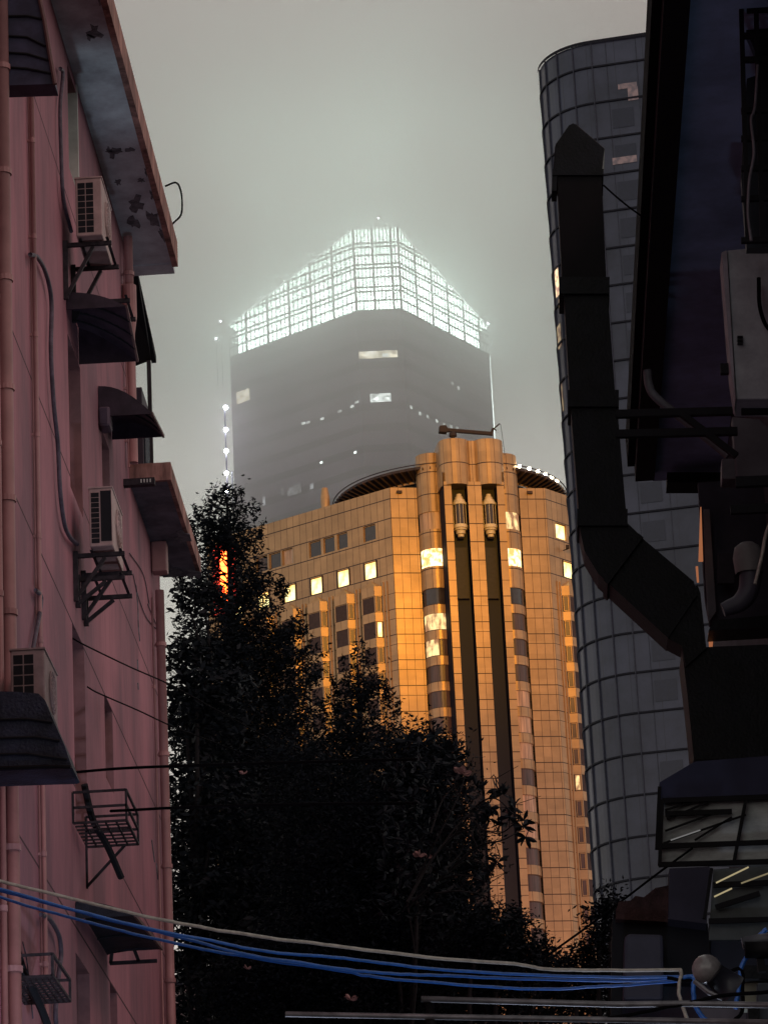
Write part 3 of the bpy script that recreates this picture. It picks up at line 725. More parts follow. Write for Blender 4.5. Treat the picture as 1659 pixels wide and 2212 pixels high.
for i, (a, b, c, d) in enumerate(wins):
    f = MB().box(XW-.30, a, c, XW-.16, b, d).build('window', GLASS_D, PB)
    fr = MB().box(XW-.165, a, c, XW-.12, a+.05, d).box(XW-.165, b-.05, c, XW-.12, b, d).box(XW-.165, a+.05, d-.05, XW-.12, b-.05, d).box(XW-.165, a+.05, c, XW-.12, b-.05, c+.05)
    fr.build('frame', WHITE_PVC if i in (0, 2) else REVEAL, f).matrix_parent_inverse = Matrix()
a, b, c, d = wins[0]
MB().box(XW-.10, b-.03, c, XW+.012, b+.03, d+.1).build('window_edging', WHITE_PVC, PB)
# upper eave: slab with downturned lip, flaking paint patches
XE = XW+.58; YE = 39.87
MB().box(XW-9, 12, ZS, XE-.07, YE, ZS+.24).build('roof', mat('roof_slab', (.2, .18, .18), .9), PB)
s_ = MB().quad((XW, 12, ZS-.003), (XE-.07, 12, ZS-.003), (XE-.07, YE, ZS-.003), (XW, YE, ZS-.003)).build('soffit', SOFFIT, PB)
MB().box(XE-.07, 12, ZS-.05, XE, YE+.02, ZS+.28).build('fascia', FASCIA, PB)
MB().box(XW-8, YE, ZS-.02, XE-.07, YE+.3, ZS+.16).build('eave_end', SOFFIT, PB)
def patch(cx, cy_, w_, h_, z, m, seed, name='paint_flake'):
    r = random.Random(seed); pts = []
    for k in range(14):
        t = 2*pi*k/14; rr = (.35+.9*r.random()); pts.append((cx+w_*rr*cos(t), cy_+h_*rr*sin(t), z))
    MB().prism(pts, (0, 0, -.006)).build(name, m, PB)
FLK = mat('bare_concrete_patch', (.19, .18, .20), .95, var=.5, scale=12)
for x, y, w_, h_, sd_ in ((205, 68, .11, .22, 1), (195, 78, .05, .12, 2), (250, 325, .13, .1, 3), (285, 322, .09, .1, 4), (240, 328, .05, .2, 5), (318, 372, .03, .2, 6), (255, 392, .06, .15, 7), (305, 388, .05, .1, 8), (330, 420, .04, .25, 9), (295, 440, .14, .3, 10), (330, 470, .10, .35, 11), (290, 480, .1, .3, 12), (350, 505, .05, .3, 13), (222, 3, .05, .2, 15)):
    p = az(x, y, ZS); patch(p[0], p[1], w_*.8, h_*.8, ZS-.005, FLK, sd_)
MB().tube(sag([az(358, 402, ZS-.05), az(372, 402, ZS+.02)+[.05, 0, .04], ay(391, 412, 39), ay(394, 440, 39.2), ay(391, 465, 39.4), ay(375, 482, 39.6), ay(355, 505, 39.8)]), .012, 6).build('dangling_wire', BLACKC, PB)
# lower block slab
X2 = float(ay(370, 1036, YU-.9)[0]); Y2e = float(az(438, 1242, ZS2)[1])
Xo = float(az(370, 1036, ZS2)[0]); Yo = float(az(370, 1036, ZS2)[1]); Xe2 = float(az(438, 1238, ZS2)[0])
MB().box(XW-.0+.002, Yo, ZS2, Xo, Y2e, ZS2+.22).box(XW-9, YU+.002, ZS2+.01, XW, Y2e, ZS2+.21).build('balcony_slab', FASCIA, PB)
MB().quad((XW, Yo+.05, ZS2-.004), (Xo-.05, Yo+.05, ZS2-.004), (Xo-.05, Y2e, ZS2-.004), (XW, Y2e, ZS2-.004)).build('slab_soffit', mat('grey_soffit', (.16, .15, .18), .9, var=.4, scale=3), PB)
for x, y, sd_ in ((352, 1225, 21), (375, 1236, 22), (415, 1235, 23), (395, 1160, 24)):
    p = az(x, y, ZS2); patch(p[0], p[1], .10, .3, ZS2-.01, FLK, sd_)
# enclosed balcony on the tall part's end wall
bx0 = ay(300, 850, YU+.3); bx1 = ay(312, 850, YU+.3)
MB().box(XW-3, YU+.02, ZS2+.25, bx1[0], YU+.7, 17.0).build('balcony_box', mat('balcony_dark', (.04, .03, .045), .6), PB)
MB().box(bx1[0], YU+.1, ZS2+.6, bx1[0]+.02, YU+.6, 16.6).build('balcony_glass', GLASS_D, PB)
aw = [ay(297, 578, YU+.5), ay(338, 768, YU+1.6), ay(312, 772, YU+1.6), ay(297, 700, YU+.5)]
ph = [np.array([XW-.3, YU+.45, aw[0][2]]), aw[0], aw[1], np.array([XW-.3, YU+1.9, aw[1][2]])]
MB().prism(ph, (0, 0, -.04)).prism([ph[2], ph[2]+[-.06, 0, 0], ph[2]+[-.06, -1.2, .5], ph[1]], (0, 0, -.1)).build('terrace_awning', BLACK, PB)
pp = ay(322, 780, YU+1.5); MB().box(pp[0]-.025, pp[1]-.025, ZS2+.2, pp[0]+.025, pp[1]+.025, pp[2]).build('terrace_post', IRON, PB)
# drainpipes, belong to the block
def vpipe(x, ytop, ybot, r, m, off=.06, brackets=0, name='drainpipe', joints=()):
    Y = wy(x, (ytop+ybot)/2) if False else float(ax(x, max(min((ytop+ybot)/2, 2212), 0), XW+off)[1])
    zt, zb = float(ay(x, ytop, Y)[2]), float(ay(x, ybot, Y)[2])
    o = MB().tube([(XW+off+.0, Y, zb), (XW+off, Y, zt)], r, 14).build(name, m, PB, smooth=True)
    n = brackets
    for k in range(n):
        j = MB()
        z = zb+(zt-zb)*(k+.5)/n
        j.lathe((XW+off, Y, z), [(r, -.025), (r*1.22, -.025), (r*1.22, .025), (r, .025)], 14)
        j.box(XW, Y-.012, z-.012, XW+off, Y+.012, z+.012)
        j.build('pipe_collar', m, PB)
    return o
vpipe(17, -400, 2500, .062, PINK2, .10, 12)
vpipe(-3, -400, 2500, .03, PINK2, .06, 9)
vpipe(84, -200, 2450, .022, PINK2, .05, 12)
vpipe(77, -200, 2450, .012, PINK2, .02, 0)
vpipe(283, 512, 1000, .055, PINK2, .09, 3)
p = ay(281, 520, 39); MB().lathe((XW+.09, float(ax(283, 756, XW+.09)[1]), 0), [(.05, 17.1), (.085, 17.35), (.085, 17.75), (.0, 17.75)], 14).build('hopper', PINK2, PB)
vpipe(274, 560, 1010, .012, PINK2, .04, 4)
vpipe(362, 1275, 2500, .055, PINK2, .09, 5)
vpipe(345, 1290, 2500, .014, PINK2, .03, 3)
Yq = float(ax(362, 1887, XW+.09)[1]); MB().box(XW+.01, Yq-.1, 15.02, XW+.20, Yq+.1, 15.41).build('hopper', PINK2, PB, bevel=.02)
# loose hoses on the wall
def hose(pts, r, m, off=.03, name='hose'):
    MB().tube(sag([ax(x, y, XW+off) for x, y in pts], 8), r, 8).build(name, m, PB, smooth=True)
hose([(66, 550), (82, 556), (100, 590), (112, 650), (111, 760), (117, 870), (126, 960), (131, 1060), (140, 1130), (152, 1160), (168, 1175)], .022, HOSE, .05)
hose([(78, 1275), (90, 1290), (86, 1330), (78, 1370), (72, 1402)], .02, HOSE, .05)
hose([(90, 1976), (108, 1985), (128, 2020), (133, 2060), (129, 2095), (121, 2180), (124, 2230)], .022, HOSE, .05)
hose([(131, 148), (137, 160), (131, 230), (133, 330), (138, 430), (155, 500)], .02, HOSE, .05)
hose([(50, 2035), (58, 2070), (64, 2120), (72, 2200)], .006, HOSE, .02)
hose([(281, 1195), (310, 1240), (322, 1300), (322, 1310), (345, 1365)], .006, HOSE, .01, 'cable')
hose([(288, 1240), (300, 1290), (318, 1335), (345, 1365)], .006, HOSE, .01, 'cable')
for pts in ([(294, 1265), (298, 1310), (299, 1350), (302, 1385)], [(297, 1425), (298, 1450)], [(298, 1475), (299, 1490)], [(328, 1815), (334, 1862)], [(338, 1865), (341, 1900)]):
    hose(pts, .011, FLK, .002, 'wall_crack')

# ---- air conditioners on the left wall
def ac_unit(label, px0, py0, px1, py1, xin, length, cols, rows, half=False, casing=AC_W, side_dir=1):
    Y = float(ax(px0, (py0+py1)/2, xin)[1]); p = ay(px0, py0, Y); q = ay(px1, py1, Y); x0, x1 = p[0], q[0]; zt, zb = p[2], q[2]
    t = thing('air_conditioner', label, 'air conditioner', ((x0+x1)/2, Y+length/2, zb), 'air conditioners on the pink wall')
    MB().box(x0, Y, zb, x1, Y+length, zt).build('casing', casing, t, bevel=.012)
    MB().box(x0-.008, Y-.008, zt, x1+.008, Y+length+.008, zt+.015).build('lid', casing, t)
    g_ = MB(); gx0, gx1 = x0+(x1-x0)*.07, x0+(x1-x0)*(.70 if not half else .46)
    cw = (gx1-gx0)/cols; rh = (zt-zb)*.88/rows
    for i in range(cols):
        for j in range(rows):
            g_.box(gx0+cw*i+cw*.06, Y-.004, zb+(zt-zb)*.05+rh*j+rh*.07, gx0+cw*(i+1)-cw*.06, Y+.002, zb+(zt-zb)*.05+rh*(j+1)-rh*.07)
    g_.build('coil_grille', BLACK, t)
    if half: MB().box(x0+(x1-x0)*.50, Y-.005, zb+.05, x0+(x1-x0)*.96, Y+.002, zt-.03).build('open_panel', BLACK, t)
    # fan grille towards the alley
    yc, zc, rr = Y+length*.55, (zt+zb)/2, min(length, zt-zb)*.36
    f = MB()
    for r_ in (rr, rr*.75, rr*.5, rr*.25):
        pts = [(x1+.012, yc+r_*cos(a_), zc+r_*sin(a_)) for a_ in np.linspace(0, 2*pi, 25)]
        f.tube(pts, .006, 5)
    for a_ in np.linspace(0, pi, 7)[:-1]: f.bar((x1+.012, yc-rr*cos(a_), zc-rr*sin(a_)), (x1+.012, yc+rr*cos(a_), zc+rr*sin(a_)), .008)
    f.build('fan_grille', casing, t)
    return t, (x0, x1, Y, zb, zt)
def bracket(label, x1, Y, zb, L, depth=.5, drop=.55, levels=(0,)):
    t = thing('wall_bracket', label, 'bracket', (XW, Y, zb-drop), 'iron brackets under the air conditioners')
    for k, yy in enumerate((Y+.08, Y+L-.08)):
        m_ = MB(); m_.box(XW+.002, yy-.02, zb-drop, XW+.05, yy+.02, zb+.02)
        m_.box(XW+.052, yy-.018, zb-.05, XW+depth, yy+.018, zb-.008)
        m_.build('arm', IRON, t); MB().bar((XW+.04, yy, zb-drop+.05), (XW+depth*.62, yy, zb-.06), .035).build('strut', IRON, t)
    m_ = MB().box(XW+depth*.35, Y-.02, zb-.008, XW+depth*.35+.03, Y+L+.02, zb-.002).box(XW+depth-.05, Y-.02, zb-.008, XW+depth-.02, Y+L+.02, zb-.002)
    m_.build('crossbar', IRON, t)
    return t
_, b_ = ac_unit('boxy air conditioner with two-column grille high under the upper eave', 163, 387, 222, 507, -4.05, .85, 2, 8)
bracket('dark iron bracket under the air conditioner nearest the eave', b_[1], b_[2]+.05, b_[3]-.01, .8, .50, .62)
p = ax(160, 575, XW); MB_ = bracket('spare rusty bracket just above the upper curved awning', 0, p[1]+.5, 15.95, .7, .52, .33)
_, b_ = ac_unit('air conditioner with one dark open side panel beside the balcony slab', 192, 1056, 245, 1178, -4.02, .9, 1, 10, True)
bracket('layered iron bracket under the half-open air conditioner', b_[1], b_[2]+.05, b_[3]-.02, .8, .52, .5)
bracket('lowest iron bracket hanging below the half-open air conditioner', b_[1], b_[2]+.2, b_[3]-.22, .8, .50, .32)
ac_unit('air conditioner standing just above the dark tarpaulin awning', 23, 1406, 98, 1530, -4.0, .8, 2, 5, casing=mat('dull_ac_casing', (.30, .21, .21), .6, var=.3, scale=5))

# ---- awnings
def awning(label, near_wall, near_lip, far_lip, ribs=3, drop_extra=0., frame=False, m=AWN):
    pw = ax(*near_wall, XW); Y0 = pw[1]; zt = pw[2]; pl = ay(*near_lip, Y0); zl = pl[2]; xl = pl[0]
    pf = ax(*far_lip, xl); Y1 = pf[1]; zf = pf[2]
    t = thing('awning', label, 'awning', (XW, (Y0+Y1)/2, zl), 'curved awnings over the alley windows')
    def prof(Y, zo, n=9, o=0.):
        P = []
        for k in range(n):
            s = k/(n-1); x = XW+.005+(xl-XW)*s; z = zt+(zl-zt)*(s**2)-zo
            P.append(np.array([x, Y, z+o]))
        return P
    dz = zl-zf
    A = prof(Y0, 0); B = prof(Y1, dz*.0)
    for b in B: b[2] += (zf-zl)*((b[0]-XW)/(xl-XW))
    mb = MB()
    for i in range(8):
        mb.quad(A[i], A[i+1], B[i+1], B[i]); mb.quad(A[i]-[0, 0, .012], A[i+1]-[0, 0, .012], B[i+1]-[0, 0, .012], B[i]-[0, 0, .012])
    mb.build('sheet', m, t, smooth=True)
    for Y_, PP, nm in ((Y0, A, zl), (Y1, B, zf)):
        e_ = MB(); e_.prism([(p[0], p[1]-.006, p[2]-.004) for p in PP]+[(XW+.005, Y_-.006, min(nm, PP[-1][2])-.0)], (0, .012, 0)); e_.build('end_panel', m, t)
    for k in range(1, ribs+1):
        s = k/(ribs+1); r_ = MB(); PP = [a_+(b_2-a_)*s-[0, 0, .02] for a_, b_2 in zip(A, B)]
        r_.tube(PP, .011, 6); r_.build('rib', BLACK, t)
    MB().bar(A[-1], B[-1], .022, .035).build('lip_rail', AWN_RIB, t)
    if frame:
        zb = zf-.02; fr = MB(); fr.bar(A[-1]*0+[XW+.03, Y1, zb-.1], [xl-.05, Y1, zb-.1], .035).bar([XW+.04, Y1, zb-.1], [XW+.08, Y1, zf+.22], .035).bar([XW+.22, Y1, zf+.2], [XW+.33, Y1, zb-.1], .035)
        fr.build('frame', IRON, t)
    return t
def box_awning(label, pts, Y, dep, m, ribs):
    t = thing('awning', label, 'awning', ay(*pts[0], Y), 'curved awnings over the alley windows')
    MB().prism([ay(x, y, Y) for x, y in pts], (0, dep, 0)).build('sheet', m, t)
    for a in ribs: MB().tube([ay(x, y, Y-.012) for x, y in a], .011, 6).build('rib', BLACK, t)
    return t
t_ = box_awning('upper left large awning with ribbed underside cut by the top corner', [(-60, -60), (78, -60), (86, -10), (97, 45), (108, 115), (119, 181), (-60, 187)], 28.55, .25, mat('night_blue_awning', (.045, .045, .085), .6, var=.4, scale=5), [[(-60, 36), (60, 34), (96, 42)], [(-60, 72), (60, 80), (100, 100)], [(-60, 108), (60, 116), (106, 130)], [(-60, 140), (60, 148), (112, 158)]])
MB().tube([ay(x, y, 28.53) for x, y in [(76, -60), (86, -5), (97, 45), (108, 115), (120, 182)]], .02, 6).build('lip_rail', AWN_RIB, t_)
awning('curved smoked awning below the topmost air conditioner', (143, 632), (273, 661), (297, 779), 3)
awning('curved smoked awning above the half-open air conditioner', (212, 834), (328, 893), (353, 943), 2)
t_ = box_awning('dark blue tarpaulin awning at the left edge under an air conditioner', [(-60, 1492), (30, 1494), (84, 1498), (98, 1512), (116, 1556), (140, 1610), (156, 1657), (150, 1660), (-60, 1667)], 27.3, .5, mat('dark_blue_tarp', (.02, .025, .05), .55, var=.5, scale=4, bump=.6), [[(-60, 1556), (60, 1553), (114, 1560)], [(-60, 1596), (80, 1592), (130, 1600)], [(-60, 1630), (60, 1628), (146, 1640)]])
MB().tube([ay(x, y, 27.28) for x, y in [(-60, 1661), (100, 1656), (154, 1657)]], .016, 6).build('lip_rail', DUCT2, t_)
awning('lowest tilted awning on an open iron frame above the cables', (163, 1948), (291, 1977), (350, 2050), 2, frame=True, m=mat('torn_black_tarp', (.018, .02, .032), .7, var=.5, scale=8, bump=.5))
# small dark ornaments: dish and vent strip
p = ax(238, 970, XW+.12); D = thing('wall_box', 'small dark round-cornered box on the pink wall under the second awning', 'box', p)
MB().box(XW+.002, p[1], ax(238, 990, XW)[2], XW+.13, p[1]+.25, ax(238, 950, XW)[2]).build('housing', mat('box_grey', (.10, .07, .10), .6), D, bevel=.03)
MB().box(XW+.02, p[1]-.008, ax(238, 985, XW)[2], XW+.10, p[1]-.002, ax(238, 955, XW)[2]).build('cover', mat('cover_grey', (.07, .05, .08), .6), D)
p = ay(262, 1012, 38); D = thing('cable_bracket', 'short dark slotted bracket sticking out above the balcony slab', 'bracket', p)
MB().box(XW, 38.5, p[2]-.03, XW+.36, 38.6, p[2]+.05).build('plate', IRON, D); m_ = MB()
for k in range(4): m_.box(XW+.20+.035*k, 38.49, p[2]-.01, XW+.215+.035*k, 38.498, p[2]+.03)
m_.build('slots', WHITE_PVC, D)

# ---- window cages
def cage(label, x0, y0, x1, y1, dip, rows, n, brace):
    Y = float(ax(x0, y0, XW+.02)[1]) if x0 > 0 else 28.6
    p = ay(x0, y0, Y); q = ay(x1, y1, Y); W_ = q[0]-XW; zt = p[2]; zb = q[2]; L = dip
    t = thing('window_cage', label, 'window cage', (XW, Y, zb), 'iron window cages on the pink wall')
    m_ = MB(); xs = XW+.01
    for z in np.linspace(zb, zt, rows): m_.bar((xs, Y, z), (xs+W_, Y, z), .022); m_.bar((xs, Y+L, z), (xs+W_, Y+L, z), .022); m_.bar((xs+W_, Y, z), (xs+W_, Y+L, z), .022)
    m_.build('rail', IRON, t)
    for yy in (Y, Y+L):
        for xx in (xs, xs+W_): MB().bar((xx, yy, zb), (xx, yy, zt), .022).build('corner_post', IRON, t)
    m_ = MB()
    for s in np.linspace(0, 1, n)[1:-1]: m_.bar((xs+W_*s, Y, zb), (xs+W_*s, Y+L, zb), .016)
    for s in np.linspace(0, 1, n+2)[1:-1]: m_.bar((xs, Y+L*s, zb), (xs+W_, Y+L*s, zb), .016)
    m_.build('floor_grid', IRON, t)
    if brace: MB().bar((xs, Y+L, zb-.42), (xs, Y+L, zb), .025).bar((xs, Y+L, zb-.40), (xs+W_*.75, Y+L, zb), .025).build('brace', IRON, t)
    m_ = MB().tube(sag([(xs+W_*.2, Y+.1, zt+.1), (xs+W_*.3, Y+.3, zb+.1), (xs+W_*.5, Y+.6, zb-.1), (xs+W_*.68, Y+.9, zb-.35)]), .035, 7); m_.build('hanging_rag', BLACK, t)
    return t
cage('iron window cage with a triangular brace in the middle of the pink wall', 160, 1712, 272, 1772, 1.0, 3, 6, True)
cage('low wide iron window cage at the bottom left corner', -60, 2070, 112, 2108, 1.1, 2, 9, False)

# ------------------------------------------------------------------ cables
def cable(label, pts, Y, r, m, name='cable', group=None, YY=None):
    P = [ay(x, y, (YY[i] if YY else Y)) for i, (x, y) in enumerate(pts)]
    Q = sag(P, 8); k = rng.normal(size=(len(Q), 3))*.0009
    for i in range(1, len(Q)-1): Q[i] = Q[i]+(k[i-1]+k[i]+k[i+1])*(1 if r > .0072 and Y < 18 else 0)
    o = MB().tube(Q, r, 8).build(name, m, smooth=True); tag(o, label, 'cable', group); return o
cable('white cable sagging across the bottom above the blue ones', [(-60, 1888), (0, 1902), (154, 1941), (353, 1987), (457, 2006), (583, 2026), (743, 2046), (941, 2070), (1112, 2083), (1188, 2093), (1278, 2096), (1471, 2095)], 17, .0085, WHITEC)
cable('topmost blue cable, just under the white one', [(-60, 1906), (0, 1920), (124, 1955), (303, 2002), (457, 2032), (565, 2053), (743, 2071), (941, 2093), (1112, 2104), (1332, 2110), (1475, 2110)], 17.05, .0075, BLUE)
cable('middle blue cable that leaves the top blue one at the left', [(-60, 1908), (0, 1922), (124, 1957), (303, 2004), (400, 2027), (480, 2050), (565, 2068), (735, 2092), (810, 2101), (967, 2107), (1112, 2115), (1332, 2118), (1475, 2113)], 17.1, .0075, BLUE)
cable('lowest blue cable across the bottom of the view', [(-60, 1922), (0, 1938), (165, 1985), (303, 2021), (457, 2054), (548, 2069), (735, 2097), (810, 2110), (1015, 2129), (1188, 2136), (1341, 2128), (1475, 2118)], 17.15, .0075, BLUE)
cable('black wire from the hook by the tall narrow window to the right', [(150, 1374), (183, 1393), (280, 1440), (374, 1482), (480, 1540), (700, 1660)], 34, .008, BLACKC, YY=[33.6, 33.7, 36, 38.5, 41, 45])
cable('black wire with a frayed end, below the upper black wire', [(190, 1484), (215, 1498), (300, 1535), (375, 1570), (480, 1610), (700, 1700)], 34, .008, BLACKC, YY=[34.2, 34.6, 36.5, 38.5, 41, 45])
cable('thick black line leaving the wall above the middle window cage', [(165, 1668), (260, 1660), (378, 1655), (600, 1648), (900, 1640)], 33, .014, BLACKC, YY=[33.4, 33, 32.6, 32, 31])
cable('thick black line leaving the wall through the middle window cage', [(240, 1752), (300, 1749), (378, 1745), (600, 1738), (900, 1735)], 33, .014, BLACKC, YY=[33.4, 33, 32.6, 32, 31])
cable('thin diagonal wire rising from the treetops to the right canopy', [(1170, 2072), (1260, 2008), (1340, 1948), (1400, 1902), (1440, 1872), (1495, 1832)], 21, .007, BLACKC)
cable('black wire crossing low behind the round lamp at the right', [(1290, 2205), (1380, 2188), (1471, 2170), (1560, 2152), (1700, 2138)], 15.5, .009, BLACKC)
for i, (pts, m, lb_) in enumerate([
    ([(1470, 2096), (1471, 2108), (1465, 2130), (1470, 2165), (1490, 2215)], WHITEC, 'white cable end hanging down left of the round lamp'),
    ([(1475, 2112), (1496, 2112), (1496, 2140), (1500, 2170), (1515, 2195), (1540, 2215)], BLUE, 'blue cable loop hanging below the round lamp'),
    ([(1440, 2112), (1500, 2118), (1560, 2105), (1598, 2095), (1602, 2140), (1604, 2180), (1585, 2205)], BLACKC, 'black cable loop on the right of the round lamp'),
    ([(1655, 2008), (1640, 2022), (1628, 2040), (1620, 2056), (1600, 2090), (1592, 2150), (1588, 2180)], BLUE, 'blue cable coming in at the right edge above the round lamp')]):
    cable(lb_, pts, 16.4, .009 if m is not BLUE else .011, m)

# ------------------------------------------------------------------ railing pipes at the bottom
R_ = thing('pipe_railing', 'grey galvanised pipe railing along the bottom edge', 'railing', ay(930, 2212, 15.5))
MB().tube([ay(910, 2158, 15.5), ay(1332, 2170, 15.5), ay(1480, 2168, 15.5), ay(1700, 2172, 15.5)], .014, 10).build('top_rail', STEEL, R_, smooth=True)
MB().tube([ay(617, 2191, 15.5), ay(1136, 2200, 15.5), ay(1700, 2209, 15.5)], .013, 10).build('lower_rail', STEEL, R_, smooth=True)
MB().tube([ay(926, 2160, 15.52), ay(938, 2240, 15.52)], .02, 10).build('post', DUCT2, R_, smooth=True)

# ------------------------------------------------------------------ right dark building
XR = 2.1; ZR_ = 12.0; YR = 30.35
RB = thing('dark_alley_building', 'black unlit building with a deep eave filling the right edge', 'building', (XR+2, 25, 0))
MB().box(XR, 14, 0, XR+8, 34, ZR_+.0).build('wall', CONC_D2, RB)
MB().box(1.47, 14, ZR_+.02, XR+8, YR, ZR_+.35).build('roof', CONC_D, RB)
MB().box(1.30, 14, ZR_-.06, 1.47, YR-.25, ZR_+.35).build('gutter', BLACK, RB)
MB().box(1.235, 14, ZR_+.05, 1.298, YR-.35, ZR_+.32).build('gutter_face', mat('gutter_face', (.006, .006, .009), .8, spec=.05), RB)
def fbox(mb, x0, y0, x1, y1, Y, dep):
    p = ay(x0, y0, Y); q = ay(x1, y1, Y); r1 = ay(x1, y0, Y); r2 = ay(x0, y1, Y)
    mb.prism([r2, q, r1, p], (0, dep, 0)); return mb
def fpoly(mb, pts, Y, dep): mb.prism([ay(x, y, Y) for x, y in pts], (0, dep, 0)); return mb
# cut the eave soffit tone
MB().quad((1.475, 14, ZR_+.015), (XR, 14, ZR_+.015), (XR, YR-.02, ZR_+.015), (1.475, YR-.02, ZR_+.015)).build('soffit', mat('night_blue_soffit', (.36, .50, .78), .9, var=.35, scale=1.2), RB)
fbox(MB(), 1440, 1020, 1590, 1042, 29.9, .3).build('eave_end', DUCT2, RB)
# windows with dark grids high at the right edge
gm = MB()
for x in (1608, 1640, 1672): gm.bar(ay(x-10, -60, 21.0), ay(x+6, 520, 21.0), .03)
for y in (22, 78, 130, 240, 300, 365, 430, 520): gm.bar(ay(1600+max(0, (100-y))*.15, y, 21.0), ay(1720, y-4, 21.0), .035)
gm.build('window_grid', BLACK, RB)
fpoly(MB(), [(1588, -30), (1700, -30), (1700, 535), (1612, 535), (1600, 380), (1612, 170), (1640, 160), (1638, 130), (1600, 40)], 21.3, .1).build('window', mat('night_window', (.018, .022, .032), .35, spec=.3), RB)
MB().tube(sag([ay(1636, 140, 20.9), ay(1630, 230, 20.9), ay(1622, 260, 20.9), ay(1628, 330, 20.9), ay(1618, 390, 20.9), ay(1615, 460, 20.9), ay(1622, 520, 20.9)]), .010, 8).build('small_pipe', PIPE_G, RB, smooth=True)
# gutter downpipe
MB().tube(sag([ay(1398, 800, 24.6), ay(1402, 835, 24.6), ay(1420, 862, 24.6), ay(1490, 918, 24.6), ay(1545, 962, 24.6), ay(1572, 985, 24.6)], 6), .032, 12).build('downpipe', PIPE_G, RB, smooth=True)
fbox(MB(), 1558, 990, 1605, 1035, 24.5, .2).build('hopper', PIPE_G, RB, bevel=.01)
fpoly(MB(), [(1580, 900), (1640, 905), (1665, 930), (1665, 1035), (1590, 1030)], 24.4, .15).build('pipe_casing', mat('casing_grey', (.15, .14, .17), .6), RB, bevel=.01)
# lower wall pieces
fpoly(MB(), [(1507, 1042), (1700, 1030), (1700, 1345), (1532, 1347), (1522, 1290)], 26.0, .1).build('recess_wall', mat('recess_wall_grey', (.04, .037, .055), .9, var=.3, scale=3), RB)
fpoly(MB(), [(1519, 1100), (1532, 1100), (1546, 1320), (1530, 1345), (1524, 1250)], 25.9, .05).build('corner_trim', mat('corner_trim_grey', (.11, .11, .13), .8), RB)
for pts in ([(1512, 1095), (1514, 1095), (1518, 1211), (1508, 1211)], [(1502, 1223), (1507, 1223), (1509, 1256), (1505, 1256)], [(1529, 1368), (1541, 1368), (1536, 1425), (1533, 1425)]):
    fpoly(MB(), pts, 25.8, .03).build('lit_slit', emat('lit_slit', (.55, .19, .08), .6), RB)
fbox(MB(), 1550, 1195, 1585, 1260, 25.8, .05).build('shutter', mat('shutter_dark', (.03, .025, .035), .8), RB)
fpoly(MB(), [(1540, 1340), (1700, 1325), (1700, 1352), (1530, 1362)], 25.5, .3).build('ledge', DUCT, RB)
# iron beams
bm2 = MB(); 
for y0, y1, x0, x1 in ((895, 888, 1330, 1592), (938, 932, 1330, 1592)): bm2.bar(ay(x0, y0, 24), ay(x1, y1, 24), .048, .055)
bm2.bar(ay(1470, 893, 24), ay(1590, 985, 24), .045)
bm2.build('duct_support', BLACK, RB)
for a_, b_, y_, w_, h_ in (((1555, 798), (1700, 792), 22.6, .05, .07), ((1600, 880), (1700, 878), 22.6, .05, .1), ((1588, 1042), (1700, 1038), 23, .05, .07), ((1577, 1102), (1700, 1096), 23, .04, .06)):
    MB().bar(ay(*a_, y_), ay(*b_, y_), w_, h_).build('bracket_beam', BLACK, RB)
# right air conditioner
RA = thing('air_conditioner', 'grey air conditioner on the dark building at the right edge', 'air conditioner', ay(1620, 800, 22.4))
fpoly(MB(), [(1570, 540), (1700, 528), (1700, 862), (1590, 862)], 22.4, .35).build('casing', AC_GREY, RA, bevel=.01)
fpoly(MB(), [(1558, 545), (1569, 540), (1588, 862), (1578, 800)], 22.38, .3).build('edge_trim', mat('trim_pale', (.30, .27, .32), .6), RA)
m_ = MB()
for k in range(3): fbox(m_, 1592, 725+k*7, 1604, 728+k*7, 22.36, .03)
m_.build('vent_slots', BLACK, RA)
MB().tube(sag([ay(1638, 600, 22.3), ay(1640, 660, 22.3), ay(1652, 700, 22.3), ay(1670, 720, 22.3)]), .014, 8).build('hose', BLACKC, RA)
# exhaust elbow
EX = thing('exhaust_elbow', 'rounded grey exhaust elbow against the dark recess at the right', 'exhaust pipe', ay(1600, 1300, 24.5))
MB().tube(sag([ay(1560, 1318, 24.5), ay(1575, 1312, 24.5), ay(1600, 1300, 24.5), ay(1618, 1270, 24.5), ay(1620, 1215, 24.5)], 6), .05, 12, .085).build('pipe', mat('elbow_grey', (.09, .085, .12), .5), EX, smooth=True)
MB().lathe(tuple(ay(1615, 1205, 24.5)), [(.10, -.12), (.11, 0), (.09, .08), (.05, .11), (0, .12)], 16).build('cowl', mat('cowl_grey', (.22, .21, .22), .5), EX, smooth=True)
cable('pale curved pipe end at the right edge above the exhaust elbow', [(1680, 1090), (1655, 1150), (1645, 1200), (1630, 1262)], 24.3, .013, WHITEC, 'conduit')
# ---- the big black duct
DU = thing('exhaust_duct', 'big black sheet-metal exhaust duct with a pointed cap rising at the right', 'duct', ay(1550, 1640, 24))
fpoly(MB(), [(1198, 318), (1200, 310), (1228, 270), (1237, 265), (1245, 268), (1306, 320), (1303, 340), (1300, 372), (1194, 372)], 24, .34).build('cap', DUCT, DU, bevel=.008)
fbox(MB(), 1193, 365, 1303, 378, 23.98, .38).build('flange', DUCT, DU)
fpoly(MB(), [(1192, 378), (1203, 378), (1202, 412), (1191, 412)], 23.99, .2).build('flange_lug', DUCT, DU)
segs = [((1203, 378, 1299, 378), (1214, 606, 1309, 606)), ((1216, 606, 1310, 606), (1230, 850, 1328, 850)), ((1230, 850, 1330, 850), (1250, 1110, 1352, 1110))]
for (a, b, c, d), (e_, f_, g_, h_) in segs:
    fpoly(MB(), [(a, b), (c, d), (g_, h_), (e_, f_)], 24, .34).build('duct_section', DUCT2 if b < 400 else DUCT, DU)
